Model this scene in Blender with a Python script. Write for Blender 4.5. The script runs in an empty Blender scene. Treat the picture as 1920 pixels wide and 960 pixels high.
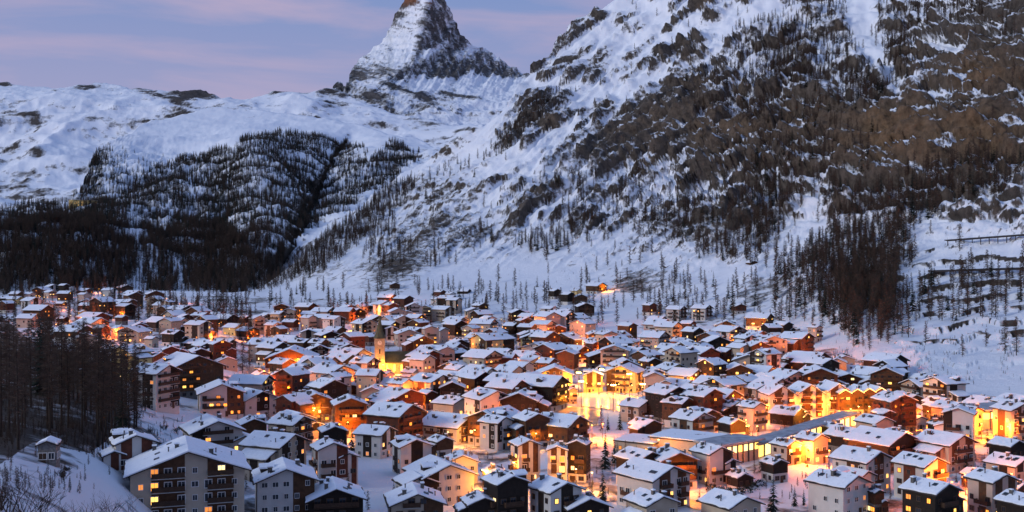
import bpy, math, random
import numpy as np
from mathutils import Vector
random.seed(7); np.random.seed(7)
SC = bpy.context.scene
COL = SC.collection
R = math.radians
# ------------------------------------------------------------------ camera, sky, sun, exposure
F, CX, CY, ZC = 2000.0, 960.0, 480.0, 62.0        # focal length in photo pixels, image centre, camera height
cd = bpy.data.cameras.new('camera'); cam = bpy.data.objects.new('camera', cd); COL.objects.link(cam)
cam.location = (0, 0, ZC); cam.rotation_euler = (R(90), 0, 0)
cd.sensor_width = 36; cd.lens = 36 * F / 1920; cd.clip_start = 0.5; cd.clip_end = 60000
SC.camera = cam
SC.view_settings.view_transform = 'Standard'; SC.view_settings.look = 'None'
SC.view_settings.exposure = -0.12; SC.view_settings.gamma = 1
SC.cycles.use_denoising = True
SC.cycles.max_bounces = 5; SC.cycles.diffuse_bounces = 3; SC.cycles.glossy_bounces = 2
SC.cycles.use_light_tree = True; SC.cycles.sample_clamp_indirect = 4
SUN_AZ, SUN_EL = R(-112), R(20)                   # azimuth from +Y, clockwise; the last glow comes from the left, behind the camera
w = bpy.data.worlds.new('World'); SC.world = w; w.use_nodes = True
nt = w.node_tree; N = nt.nodes; LK = nt.links
bg = N['Background']; bg.inputs['Strength'].default_value = 0.15
sky = N.new('ShaderNodeTexSky'); sky.sky_type = 'NISHITA'; sky.sun_disc = False
sky.sun_elevation = R(4); sky.sun_rotation = SUN_AZ; sky.altitude = 1600; sky.air_density = 1.0; sky.dust_density = 0.3; sky.ozone_density = 4
tc = N.new('ShaderNodeTexCoord'); mp = N.new('ShaderNodeMapping'); mp.inputs['Scale'].default_value = (1.8, 1.8, 10)
mp.inputs['Rotation'].default_value = (0, R(4), 0)
LK.new(tc.outputs['Generated'], mp.inputs['Vector'])
nz = N.new('ShaderNodeTexNoise'); nz.inputs['Scale'].default_value = 2.1; nz.inputs['Detail'].default_value = 7; nz.inputs['Roughness'].default_value = .55
nz.inputs['Distortion'].default_value = .4
LK.new(mp.outputs['Vector'], nz.inputs['Vector'])
rp = N.new('ShaderNodeValToRGB'); rp.color_ramp.elements[0].position = .42; rp.color_ramp.elements[1].position = .68
LK.new(nz.outputs['Fac'], rp.inputs['Fac'])
sx = N.new('ShaderNodeSeparateXYZ'); LK.new(tc.outputs['Generated'], sx.inputs[0])
gr = N.new('ShaderNodeValToRGB'); e = gr.color_ramp.elements                                            # dusk veil: mauve at the horizon, blue from there up
e[0].position = .02; e[0].color = (.68, .60, .88, 1); e[1].position = .34; e[1].color = (.145, .395, .87, 1)
x_ = e.new(.14); x_.color = (.54, .54, .86, 1)
LK.new(sx.outputs['Z'], gr.inputs['Fac'])
sc5 = N.new('ShaderNodeMix'); sc5.data_type = 'RGBA'; sc5.blend_type = 'MULTIPLY'; sc5.inputs['Factor'].default_value = 1; sc5.inputs['B'].default_value = (5.2, 5.2, 5.2, 1)
LK.new(gr.outputs['Color'], sc5.inputs['A'])
tint = N.new('ShaderNodeMix'); tint.data_type = 'RGBA'; tint.inputs['Factor'].default_value = .85
LK.new(sky.outputs['Color'], tint.inputs['A']); LK.new(sc5.outputs['Result'], tint.inputs['B'])
cl = N.new('ShaderNodeMix'); cl.data_type = 'RGBA'; cl.blend_type = 'MIX'
mul = N.new('ShaderNodeMath'); mul.operation = 'MULTIPLY'; mul.inputs[1].default_value = .66
LK.new(rp.outputs['Color'], mul.inputs[0]); LK.new(mul.outputs[0], cl.inputs['Factor'])
LK.new(tint.outputs['Result'], cl.inputs['A']); cl.inputs['B'].default_value = (4.3, 3.2, 4.1, 1)       # pink cirrus
LK.new(cl.outputs['Result'], bg.inputs['Color'])
sl = bpy.data.lights.new('sun', 'SUN'); so = bpy.data.objects.new('sun', sl); COL.objects.link(so)
sl.energy = 1.65; sl.angle = R(14); sl.color = (1.0, .97, .93)
sd = Vector((math.sin(SUN_AZ) * math.cos(SUN_EL), math.cos(SUN_AZ) * math.cos(SUN_EL), math.sin(SUN_EL)))
so.rotation_euler = (-sd).to_track_quat('-Z', 'Y').to_euler()

# ------------------------------------------------------------------ helpers: noise
_P = np.random.RandomState(3).permutation(256).astype(np.int32); _P = np.concatenate([_P, _P, _P])
_G = np.random.RandomState(5).normal(size=(256, 3)); _G /= np.linalg.norm(_G, axis=1)[:, None]
def perlin(x, y, z):
    xi = np.floor(x).astype(np.int64); yi = np.floor(y).astype(np.int64); zi = np.floor(z).astype(np.int64)
    xf, yf, zf = x - xi, y - yi, z - zi
    xi &= 255; yi &= 255; zi &= 255
    f = lambda t: t * t * t * (t * (t * 6 - 15) + 10)
    u, v, w_ = f(xf), f(yf), f(zf)
    out = 0
    for a in (0, 1):
        for b in (0, 1):
            for c in (0, 1):
                g = _G[_P[_P[_P[xi + a] + yi + b] + zi + c]]
                dt = g[..., 0] * (xf - a) + g[..., 1] * (yf - b) + g[..., 2] * (zf - c)
                out = out + dt * (u if a else 1 - u) * (v if b else 1 - v) * (w_ if c else 1 - w_)
    return out * 1.5
def fbm(x, y, z, o=5, gain=.5, ridged=False):
    s, a, t = 0, 1.0, 0
    for i in range(o):
        n = perlin(x + 17.3 * i, y + 5.1 * i, z + 9.7 * i)
        if ridged: n = 1 - 2 * np.abs(n)
        s = s + n * a; t += a; a *= gain; x, y, z = x * 2.03, y * 2.03, z * 2.03
    return s / t
def sstep(a, b, x):
    t = np.clip((x - a) / (b - a), 0, 1); return t * t * (3 - 2 * t)
def pl(pts, x):
    p = np.array(pts, float); return np.interp(x, p[:, 0], p[:, 1])
def smooth_pl(pts, x, s):
    return (pl(pts, x - s) + 2 * pl(pts, x - s / 2) + 2 * pl(pts, x) + 2 * pl(pts, x + s / 2) + pl(pts, x + s)) / 8
def blobs(px, py, L):
    s = np.zeros_like(px)
    for (x, y, rx, ry, wt, *an) in L:
        a = R(an[0]) if an else 0
        dx, dy = px - x, py - y
        u = (dx * math.cos(a) - dy * math.sin(a)) / rx; v = (dx * math.sin(a) + dy * math.cos(a)) / ry
        s = s + wt * np.exp(-(u * u + v * v))
    return s
def inpoly(px, py, poly):
    r = np.zeros(px.shape, bool); n = len(poly)
    for i in range(n):
        x0, y0 = poly[i]; x1, y1 = poly[(i + 1) % n]
        if y0 == y1: continue
        c = (y0 > py) != (y1 > py)
        r ^= c & (px < (x1 - x0) * (py - y0) / (y1 - y0) + x0)
    return r

# ------------------------------------------------------------------ helpers: materials
MATS = {}
def mat(name, col, rough=.7, var=.0, vscale=3.0, bump=0.0, bscale=20.0, emit=None, estr=0, metal=0, col2=None, spec=.3, wave=None):
    if name in MATS: return MATS[name]
    m = bpy.data.materials.new(name); m.use_nodes = True; MATS[name] = m
    n = m.node_tree.nodes; l = m.node_tree.links; b = n['Principled BSDF']
    b.inputs['Base Color'].default_value = (*col, 1); b.inputs['Roughness'].default_value = rough
    b.inputs['Metallic'].default_value = metal; b.inputs['Specular IOR Level'].default_value = spec
    if emit: b.inputs['Emission Color'].default_value = (*emit, 1); b.inputs['Emission Strength'].default_value = estr
    if var or bump or wave:
        t = n.new('ShaderNodeTexCoord'); g = n.new('ShaderNodeNewGeometry')
        z = n.new('ShaderNodeTexNoise'); z.inputs['Scale'].default_value = vscale; z.inputs['Detail'].default_value = 6
        l.new(g.outputs['Position'], z.inputs['Vector'])
        c2 = col2 or tuple(min(1, c * (1 + var)) for c in col); c1 = col if col2 else tuple(c * (1 - var) for c in col)
        mx = n.new('ShaderNodeMix'); mx.data_type = 'RGBA'; mx.inputs['A'].default_value = (*c1, 1); mx.inputs['B'].default_value = (*c2, 1)
        rr = n.new('ShaderNodeMapRange'); rr.inputs['From Min'].default_value = .3; rr.inputs['From Max'].default_value = .7
        l.new(z.outputs['Fac'], rr.inputs['Value']); l.new(rr.outputs['Result'], mx.inputs['Factor'])
        last = mx.outputs['Result']
        if wave:                                                   # plank joints as fine tone lines in the timber
            wv = n.new('ShaderNodeTexWave'); wv.bands_direction = wave; wv.inputs['Scale'].default_value = 1.4; wv.inputs['Distortion'].default_value = .6
            l.new(t.outputs['Object'], wv.inputs['Vector'])
            m2 = n.new('ShaderNodeMix'); m2.data_type = 'RGBA'; m2.blend_type = 'MULTIPLY'; m2.inputs['Factor'].default_value = .5
            l.new(last, m2.inputs['A']); l.new(wv.outputs['Color'], m2.inputs['B']); last = m2.outputs['Result']
        l.new(last, b.inputs['Base Color'])
        if bump:
            z2 = n.new('ShaderNodeTexNoise'); z2.inputs['Scale'].default_value = bscale; z2.inputs['Detail'].default_value = 5
            l.new(g.outputs['Position'], z2.inputs['Vector'])
            bp = n.new('ShaderNodeBump'); bp.inputs['Strength'].default_value = bump; bp.inputs['Distance'].default_value = .2
            l.new(z2.outputs['Fac'], bp.inputs['Height']); l.new(bp.outputs['Normal'], b.inputs['Normal'])
    return m
def terrain_mat(name, nscale, rockA, rockB, snow=(.80, .84, .90), soft=.10, amp=.55, bumpd=1.0):
    m = bpy.data.materials.new(name); m.use_nodes = True
    n = m.node_tree.nodes; l = m.node_tree.links; b = n['Principled BSDF']; b.inputs['Specular IOR Level'].default_value = .15
    g = n.new('ShaderNodeNewGeometry'); at = n.new('ShaderNodeAttribute'); at.attribute_name = 'rock'  # rock mask; on the village floor it also carries painted shade
    a2 = n.new('ShaderNodeAttribute'); a2.attribute_name = 'warm'
    z = n.new('ShaderNodeTexNoise'); z.inputs['Scale'].default_value = nscale; z.inputs['Detail'].default_value = 9; z.inputs['Roughness'].default_value = .65
    l.new(g.outputs['Position'], z.inputs['Vector'])
    s1 = n.new('ShaderNodeMath'); s1.operation = 'MULTIPLY_ADD'; s1.inputs[1].default_value = 2 * amp; s1.inputs[2].default_value = -amp
    l.new(z.outputs['Fac'], s1.inputs[0])
    ad = n.new('ShaderNodeMath'); l.new(at.outputs['Fac'], ad.inputs[0]); l.new(s1.outputs[0], ad.inputs[1])
    mr = n.new('ShaderNodeMapRange'); mr.inputs['From Min'].default_value = .5 - soft; mr.inputs['From Max'].default_value = .5 + soft
    l.new(ad.outputs[0], mr.inputs['Value'])
    z2 = n.new('ShaderNodeTexNoise'); z2.inputs['Scale'].default_value = nscale * .8; z2.inputs['Detail'].default_value = 8; z2.inputs['Roughness'].default_value = .7
    l.new(g.outputs['Position'], z2.inputs['Vector'])
    rr = n.new('ShaderNodeValToRGB'); e = rr.color_ramp.elements
    e[0].position = .3; e[0].color = (*[c * .35 for c in rockA], 1); e[1].position = .72; e[1].color = (*[c * 1.7 for c in rockA], 1)
    l.new(z2.outputs['Fac'], rr.inputs['Fac'])
    r2 = n.new('ShaderNodeValToRGB'); e = r2.color_ramp.elements
    e[0].position = .3; e[0].color = (*[c * .35 for c in rockB], 1); e[1].position = .72; e[1].color = (*[c * 1.7 for c in rockB], 1)
    l.new(z2.outputs['Fac'], r2.inputs['Fac'])
    rm = n.new('ShaderNodeMix'); rm.data_type = 'RGBA'
    l.new(a2.outputs['Fac'], rm.inputs['Factor']); l.new(rr.outputs['Color'], rm.inputs['A']); l.new(r2.outputs['Color'], rm.inputs['B'])
    mx = n.new('ShaderNodeMix'); mx.data_type = 'RGBA'; mx.inputs['A'].default_value = (*snow, 1)
    l.new(rm.outputs['Result'], mx.inputs['B']); l.new(mr.outputs['Result'], mx.inputs['Factor'])
    l.new(mx.outputs['Result'], b.inputs['Base Color']); b.inputs['Roughness'].default_value = .75
    bp = n.new('ShaderNodeBump'); bp.inputs['Strength'].default_value = .9; bp.inputs['Distance'].default_value = bumpd * 1.6
    z3 = n.new('ShaderNodeTexNoise'); z3.inputs['Scale'].default_value = nscale * 1.5; z3.inputs['Detail'].default_value = 9; z3.inputs['Roughness'].default_value = .75; l.new(g.outputs['Position'], z3.inputs['Vector'])
    bh = n.new('ShaderNodeMath'); bh.operation = 'MULTIPLY'; bm = n.new('ShaderNodeMath'); bm.operation = 'MULTIPLY_ADD'; bm.inputs[1].default_value = 1.6; bm.inputs[2].default_value = .35; l.new(mr.outputs['Result'], bm.inputs[0])
    l.new(z3.outputs['Fac'], bh.inputs[0]); l.new(bm.outputs[0], bh.inputs[1]); l.new(bh.outputs[0], bp.inputs['Height']); l.new(bp.outputs['Normal'], b.inputs['Normal'])
    return m

# ------------------------------------------------------------------ terrain sheets (rows run up-slope, columns fan out from the viewpoint)
def grid_normals(P):
    du = np.gradient(P, axis=1); dv = np.gradient(P, axis=0)
    n = np.cross(du, dv); n /= np.linalg.norm(n, axis=2)[..., None] + 1e-9
    return np.where(n[..., 2:3] < 0, -n, n)
class Terrain:
    def __init__(s, name, pxs, sil, pyb, depth, rows, knee, disp, rockf, material, back=(700, 420), nback=10):
        s.pxs = pxs; s.sil = sil(pxs); s.pyb = pyb; s.rows = rows; s.knee = knee
        t = np.linspace(0, 1, rows)
        PX = np.repeat(pxs[None, :], rows, 0)
        PY = s.py_of_t(t[:, None], s.sil[None, :])
        D = depth(PX, PY)
        P = np.stack([(PX - CX) / F * D, D, ZC + D * (CY - PY) / F], 2)
        n = grid_normals(P)
        P = P + n * disp(PX, PY, P)[..., None]
        n = grid_normals(P)
        rock, warm = rockf(PX, PY, P, n)
        last = P[-1]; B = []
        for k in range(1, nback + 1):                               # the far side of the crest falls away
            q = k / nback; f = 1 + back[0] * q / last[:, 1]
            b = last.copy(); b[:, 0] *= f; b[:, 1] *= f; b[:, 2] = last[:, 2] - back[1] * q ** 1.2; B.append(b)
        full = np.concatenate([P, np.array(B)], 0)
        rk = np.concatenate([rock, np.repeat(rock[-1:], nback, 0)], 0); wm = np.concatenate([warm, np.repeat(warm[-1:], nback, 0)], 0)
        H, W = full.shape[:2]
        me = bpy.data.meshes.new(name); me.vertices.add(H * W); me.vertices.foreach_set('co', full.reshape(-1).astype(np.float32))
        i = (np.arange(H - 1)[:, None] * W + np.arange(W - 1)[None, :]).reshape(-1)
        q = np.stack([i, i + 1, i + W + 1, i + W], 1).astype(np.int32)
        me.loops.add(q.size); me.loops.foreach_set('vertex_index', q.reshape(-1))
        me.polygons.add(len(q)); me.polygons.foreach_set('loop_start', (np.arange(len(q)) * 4).astype(np.int32))
        me.update(calc_edges=True)
        me.polygons.foreach_set('use_smooth', np.ones(len(q), bool))
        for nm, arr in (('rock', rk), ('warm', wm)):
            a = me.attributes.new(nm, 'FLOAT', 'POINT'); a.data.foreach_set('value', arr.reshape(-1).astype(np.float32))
        me.materials.append(material)
        s.ob = bpy.data.objects.new(name, me); COL.objects.link(s.ob); s.ob['kind'] = 'structure'
        s.P = P; s.n = n; s.rock = rock
    def py_of_t(s, t, sil):
        k, fr = s.knee                                              # a fraction fr of the rows covers pyb..k (below the frame)
        return np.where(t < fr, s.pyb + (k - s.pyb) * t / max(fr, 1e-6), k + (sil - k) * (t - fr) / (1 - fr))
    def at(s, px, py):
        """surface points for arrays of picture positions; second result tells which lie on the sheet"""
        c = np.clip(np.interp(px, s.pxs, np.arange(len(s.pxs))), 0, len(s.pxs) - 1.001)
        sil = np.interp(px, s.pxs, s.sil); k, fr = s.knee
        t = np.where(py > k, fr * (s.pyb - py) / (s.pyb - k), fr + (1 - fr) * (k - py) / (k - sil))
        r = np.clip(t, 0, 1) * (s.rows - 1.001)
        ci = c.astype(int); ri = r.astype(int); fc = (c - ci)[..., None]; fq = (r - ri)[..., None]
        p = (s.P[ri, ci] * (1 - fc) + s.P[ri, ci + 1] * fc) * (1 - fq) + (s.P[ri + 1, ci] * (1 - fc) + s.P[ri + 1, ci + 1] * fc) * fq
        return p, (t >= 0) & (t <= 1)

def steps(*segs):
    return np.unique(np.concatenate([np.arange(a, b, s) for a, b, s in segs]))
PXN = steps((-700, -20, 24), (-20, 1940, 2.4), (1940, 2900, 24))
DCOL = {  # valley and facing mountain side: (picture row, distance) along each bearing
 -700: [(1500, 30), (1200, 45), (1050, 65), (960, 90), (900, 120), (860, 150), (800, 200), (740, 270), (700, 340), (660, 450), (620, 640), (600, 800), (580, 950), (560, 1150), (545, 1350), (400, 1500)],
 0:   [(1500, 28), (1200, 42), (1050, 62), (960, 88), (900, 128), (860, 165), (800, 225), (740, 300), (700, 375), (660, 490), (620, 680), (600, 820), (580, 970), (560, 1150), (545, 1350), (400, 1500)],
 150: [(1500, 50), (1200, 75), (1050, 105), (960, 140), (900, 180), (860, 210), (800, 260), (740, 330), (700, 400), (660, 500), (620, 680), (600, 820), (580, 970), (560, 1150), (545, 1350), (400, 1500)],
 300: [(1500, 105), (1200, 145), (1050, 185), (960, 225), (900, 258), (860, 288), (800, 335), (740, 400), (700, 455), (660, 535), (640, 610), (620, 720), (600, 850), (580, 985), (560, 1150), (545, 1350), (400, 1500)],
 480: [(1500, 120), (1200, 170), (1050, 212), (960, 250), (900, 287), (850, 327), (800, 380), (750, 450), (700, 550), (650, 690), (620, 815), (600, 925), (580, 1040), (560, 1180), (545, 1320), (530, 1420), (400, 1700)],
 700: [(1500, 121), (1200, 172), (1050, 217), (960, 258), (900, 295), (850, 335), (800, 387), (750, 459), (700, 560), (650, 700), (620, 810), (600, 890), (580, 970), (560, 1050), (540, 1130), (520, 1210), (480, 1370), (440, 1530), (385, 1740), (300, 2050)],
 960: [(1500, 121), (1200, 172), (1050, 217), (960, 258), (900, 295), (850, 335), (800, 387), (750, 459), (700, 560), (650, 700), (620, 800), (600, 870), (580, 935), (560, 995), (540, 1055), (520, 1115), (480, 1230), (400, 1420), (300, 1650), (200, 1900), (150, 2040), (50, 2300)],
 1200: [(1500, 121), (1200, 172), (1050, 217), (960, 258), (900, 295), (850, 335), (800, 387), (750, 459), (700, 555), (650, 675), (620, 765), (600, 825), (580, 880), (560, 930), (520, 1020), (480, 1110), (400, 1280), (300, 1480), (200, 1700), (100, 1930), (0, 2160), (-150, 2500)],
 1450: [(1500, 121), (1200, 172), (1050, 217), (960, 258), (900, 295), (850, 335), (800, 387), (750, 452), (700, 535), (660, 620), (640, 665), (620, 705), (600, 745), (560, 815), (520, 885), (480, 955), (400, 1090), (300, 1260), (200, 1450), (100, 1650), (0, 1870), (-150, 2250)],
 1700: [(1500, 121), (1200, 172), (1050, 217), (960, 258), (900, 295), (850, 335), (800, 385), (760, 435), (730, 475), (700, 515), (660, 565), (620, 615), (560, 695), (480, 810), (400, 920), (300, 1050), (200, 1180), (170, 1260), (100, 1480), (0, 1720), (-150, 2100)],
 1920: [(1500, 119), (1200, 168), (1050, 212), (960, 252), (900, 288), (850, 325), (800, 370), (760, 415), (730, 450), (700, 485), (620, 570), (560, 635), (480, 725), (400, 815), (300, 925), (200, 1035), (100, 1150), (0, 1280), (-150, 1500)],
 2900: [(1500, 80), (1200, 110), (1050, 140), (960, 170), (900, 195), (850, 220), (800, 250), (700, 310), (600, 380), (480, 470), (300, 620), (100, 780), (-150, 1000)],
}
_pyf = np.arange(-160, 1504, 4.0); _cx = np.array(sorted(DCOL), float)
_tab = np.stack([pl(sorted(DCOL[int(c)]), _pyf) for c in _cx], 1)
_tab = np.log(_tab)
_pxf = np.arange(-700, 2904, 8.0)
_T = np.stack([np.interp(_pxf, _cx, r) for r in _tab], 0)
def _blur(a, k, ax):
    ker = np.hanning(k + 2)[1:-1]; ker /= ker.sum(); pad = k // 2
    ap = np.pad(a, [(pad, pad) if i == ax else (0, 0) for i in (0, 1)], mode='reflect', reflect_type='odd')
    return np.apply_along_axis(lambda v: np.convolve(v, ker, 'valid'), ax, ap)
_T = _blur(_blur(_T, 17, 1), 9, 0)
def near_depth(px, py):
    c = np.clip((np.asarray(px, float) + 700) / 8, 0, len(_pxf) - 1.001); r = np.clip((np.asarray(py, float) + 160) / 4, 0, len(_pyf) - 1.001)
    ci = c.astype(int); ri = r.astype(int); fc = c - ci; fr = r - ri
    v = (_T[ri, ci] * (1 - fc) + _T[ri, ci + 1] * fc) * (1 - fr) + (_T[ri + 1, ci] * (1 - fc) + _T[ri + 1, ci + 1] * fc) * fr
    return np.exp(v)
def gpt(px, py):
    d = float(near_depth(px, py)); return Vector(((px - CX) / F * d, d, ZC + d * (CY - py) / F))
def ground_z(x, y):
    px = CX + F * x / y
    col = near_depth(np.full(len(_pyf), px), _pyf)[::-1]
    py = float(np.interp(y, col, _pyf[::-1])); return ZC + y * (CY - py) / F
def to_px(v): return CX + F * v[0] / v[1], CY - F * (v[2] - ZC) / v[1]
SIL_N = [(-700, 541), (0, 543), (300, 546), (440, 549), (480, 545), (520, 522), (600, 460), (690, 384), (760, 330), (830, 290), (915, 240), (945, 212), (965, 190), (985, 155), (1000, 140), (1020, 128), (1045, 100), (1060, 74), (1100, 45), (1165, -5), (1300, -60), (2900, -150)]
YB = [(-700, 545), (480, 555), (560, 560), (700, 560), (1000, 548), (1200, 560), (1450, 590), (1540, 640), (1640, 690), (1740, 735), (1920, 748), (2900, 790)]
def townfac(px, py): return sstep(-10, 110, pl(YB, px) - py)
RING = [(1070, 742), (1125, 733), (1215, 752), (1216, 772), (1160, 772), (1085, 762)]
def ledges(px, py):
    """tilted rock beds: 0 on a snow-holding ledge, 1 on the face below it, and the relief that goes with them"""
    g = np.interp(px, [600, 1300, 1500, 1700, 2000], [-560, -70, 20, 40, 55])
    q = (py + g + 20 * fbm(px / 80, py / 50, 0 * px + 7.7, 4)) / 34.0; f = q % 1
    w_ = sstep(880, 1000, px) * sstep(470, 380, py) * np.clip(.65 + 1.3 * fbm(px / 60, py / 40, 0 * px + 2.2, 3), 0, 1)
    return sstep(.46, .56, f) * (1 - sstep(.93, 1, f)), w_, sstep(0, .45, f) - f
def rockpot(px, py, P):
    x, y, z = P[..., 0], P[..., 1], P[..., 2]
    al = (px * .80 - py * .60); ac = (px * .60 + py * .80)
    r = .33 + blobs(px, py, ROCKB) * .72 + .40 * fbm(x / 110, y / 110, z / 70, 5, .55)
    r = r + .55 * fbm(al / 150, ac / 10, 0 * px + 1.7, 4, .6) * sstep(560, 420, py) * (1 - .8 * sstep(1440, 1560, px)) * sstep(600, 850, px)
    r = r + .42 * fbm(px / 70, py / 9, 0 * px + 12.4, 5, .6) * sstep(1180, 1300, px) * sstep(470, 400, py)
    fc, lw, _ = ledges(px, py); r = r + lw * (.62 * fc - .42) - .06 * sstep(1400, 1200, px) * sstep(480, 400, py)
    return r - .11 * sstep(470, 400, py) * sstep(1230, 1350, px)
def disp_near(px, py, P):
    m = townfac(px, py); x, y, z = P[..., 0], P[..., 1], P[..., 2]
    big = fbm(x / 170, y / 170, z / 170, 4, .5, True)
    med = fbm(x / 48, y / 48, z / 30, 6, .62, True)
    al = (px * .80 - py * .60); ac = (px * .60 + py * .80)
    strata = fbm(al / 170, ac / 17, 0 * px + 3.3, 4, .6, True)
    st_w = sstep(820, 950, px) * (1 - sstep(1480, 1600, px)) * sstep(430, 330, py) + .25
    cl = fbm(px / 80, py / 26, 0 * px + 8.1, 6, .6, True) * sstep(1180, 1300, px) * sstep(460, 330, py)
    smoothsnow = np.clip(-blobs(px, py, ROCKB), 0, 1)
    amp = m * (.28 + .85 * sstep(.12, .6, rockpot(px, py, P)))
    ter = 0
    tw = sstep(1540, 1620, px) * sstep(460, 500, py) * m
    q = (py + .05 * (px - 1700) + 13 * perlin(px / 70, py / 60, 0 * px)) / 24.0
    ter = tw * 4.0 * (q % 1) * (.6 + .6 * perlin(px / 70, py / 40, 0 * px + 2))
    return amp * (1 - .72 * tw) * (11 * big + 10 * med + 8.0 * strata * st_w + 13 * cl) + m * 26 * ledges(px, py)[1] * ledges(px, py)[2] + ter + .25 * perlin(x / 14, y / 14, z / 14) * (1 - m) + .1
ROCKB = [  # + bare rock, - deep snow
 (1400, 290, 190, 45, .42), (1300, 240, 70, 60, .36), (1160, 262, 70, 50, .25), (1720, 300, 130, 80, .50), (1860, 290, 120, 90, .42), (1830, 165, 120, 60, .40), (1640, 285, 60, 70, .35),
 (1890, 60, 90, 60, .35), (1545, 200, 70, 26, .40), (1080, 62, 60, 12, .45, 38), (1015, 128, 60, 13, .55, 12), (1000, 220, 60, 26, .35, 45), (1170, 42, 60, 12, .30), (1110, 120, 60, 10, .25), (1510, 5, 60, 12, .45),
 (1130, 300, 130, 40, .20, 35), (800, 420, 110, 60, .26, 40), (770, 515, 70, 36, .30), (700, 545, 80, 25, .2, 40), (860, 380, 60, 40, .18), (1180, 575, 22, 22, .2), (1415, 545, 35, 30, .28), (1190, 540, 45, 30, .15), (1740, 690, 45, 30, .25),
 (1180, 20, 80, 28, -.5), (1260, 60, 80, 25, -.35), (1450, 32, 60, 26, -.6), (1390, 60, 60, 20, -.4), (1608, 30, 17, 40, -1), (1620, 80, 19, 30, -1), (1645, 120, 15, 26, -1), (1672, 152, 12, 22, -.9), (1690, 172, 12, 14, -.7),
 (1120, 180, 70, 16, -.3), (1020, 170, 60, 16, -.4), (1180, 200, 90, 14, -.3, 35), (930, 530, 140, 34, -.5), (560, 566, 90, 22, -.6), (980, 300, 80, 20, -.3), (1330, 515, 80, 18, -.5), (1220, 600, 50, 26, -.6),
 (1800, 660, 140, 40, -.18), (1700, 560, 60, 60, -.3), (1850, 720, 100, 25, -.4), (1560, 640, 28, 30, -.8), (1480, 490, 90, 22, -.25), (1120, 470, 140, 40, -.15), (1560, 420, 60, 40, -.1), (1900, 620, 80, 50, -.15), (1770, 255, 20, 20, -.5), (1740, 108, 60, 12, -.3), (1120, 360, 60, 30, -.1)]
def rock_shade_near(px, py, P, n):
    m = townfac(px, py); x, y, z = P[..., 0], P[..., 1], P[..., 2]
    steep = 1 - n[..., 2]
    r = rockpot(px, py, P) + .75 * (steep - .36)
    al = (px * .80 - py * .60); ac = (px * .60 + py * .80)
    tw = sstep(1540, 1620, px) * sstep(450, 490, py) * m
    q = ((py + .05 * (px - 1700) + 13 * perlin(px / 70, py / 60, 0 * px)) / 24.0) % 1
    gate = fbm(px / 48, py / 20, 0 * px + 4, 3)
    r = r + tw * np.where((q > .80) | (q < .05), .34 + 1.2 * gate, -.04)
    r = np.where(m > .02, (r + .19 * sstep(480, 560, px) * sstep(1540, 1460, px) * sstep(380, 440, py)) * sstep(0, .08, m), .37 - np.clip(blobs(px, py, [(712, 890, 60, 45, .7), (1530, 890, 60, 25, .6), (1390, 890, 60, 25, .6), (400, 790, 70, 20, .5), (180, 910, 90, 40, .3), (1150, 610, 60, 30, .5), (930, 565, 200, 20, .3)]), 0, .4) + .45 * fbm(x / 25, y / 25, z / 25, 3) + .30 * inpoly(px, py, [(-40, 560), (60, 640), (225, 690), (245, 790), (170, 850), (60, 830), (-40, 900)]))  # bare dark village ground; the shade between houses is painted into its tone
    w_ = np.clip(blobs(px, py, [(1400, 270, 200, 60, .35), (1700, 290, 90, 60, .8), (1870, 290, 80, 50, .7), (1850, 170, 110, 40, .6)]) + .25 * perlin(px / 60, py / 40, 0 * px), 0, 1)
    return r, w_
def sil_near(px): return smooth_pl(SIL_N, px, 10)
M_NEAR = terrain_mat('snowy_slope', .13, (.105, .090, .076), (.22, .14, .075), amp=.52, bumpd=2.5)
NEAR = Terrain('ground', PXN, sil_near, 1500, near_depth, 470, (990, .07), disp_near, rock_shade_near, M_NEAR)

# the forested hill and snow dome across the valley
SIL_L = [(-700, 440), (0, 417), (90, 412), (140, 395), (165, 350), (185, 308), (215, 285), (262, 240), (290, 230), (330, 222), (380, 206), (440, 201), (520, 214), (600, 224), (660, 236), (720, 252), (790, 275), (850, 300), (950, 330), (1100, 360)]
def depth_left(px, py):
    d = pl([(200, 4700), (250, 4150), (300, 3600), (350, 3050), (400, 2550), (440, 2150), (480, 1800), (520, 1530), (552, 1330), (600, 1200), (700, 1000)], py)
    fold = np.exp(-((px - (470 + (py - 270) * .15)) / 60) ** 2) * sstep(560, 450, py) * sstep(230, 300, py)
    gul = np.exp(-((px - (590 + (400 - py) * .5)) / 40) ** 2) * sstep(230, 320, py)
    return d * (1 - .10 * fold + .10 * gul - .06 * sstep(330, 100, px))
ROCKL = [(350, 300, 130, 50, -.3), (270, 270, 50, 40, -.3), (560, 250, 150, 25, -.3), (330, 360, 60, 30, -.15), (60, 470, 90, 30, .1), (250, 255, 14, 10, .3), (450, 480, 90, 40, .1), (540, 440, 30, 50, .25)]
def disp_left(px, py, P):
    x, y, z = P[..., 0], P[..., 1], P[..., 2]
    return sstep(552, 500, py) * (50 * fbm(x / 700, y / 700, z / 700, 4, .5, True) * sstep(205, 300, py) + 20 * fbm(x / 120, y / 120, z / 120, 5, .5, True) * (.5 + sstep(280, 330, py)))
def rock_left(px, py, P, n):
    x, y, z = P[..., 0], P[..., 1], P[..., 2]
    r = .34 + .8 * (1 - n[..., 2] - .22) + .5 * fbm(x / 160, y / 160, z / 80, 5) + blobs(px, py, ROCKL)
    return r, np.zeros_like(r) + .1
M_LEFT = terrain_mat('snow_dome', .045, (.065, .056, .050), (.09, .07, .05), amp=.55, bumpd=3)
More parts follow.
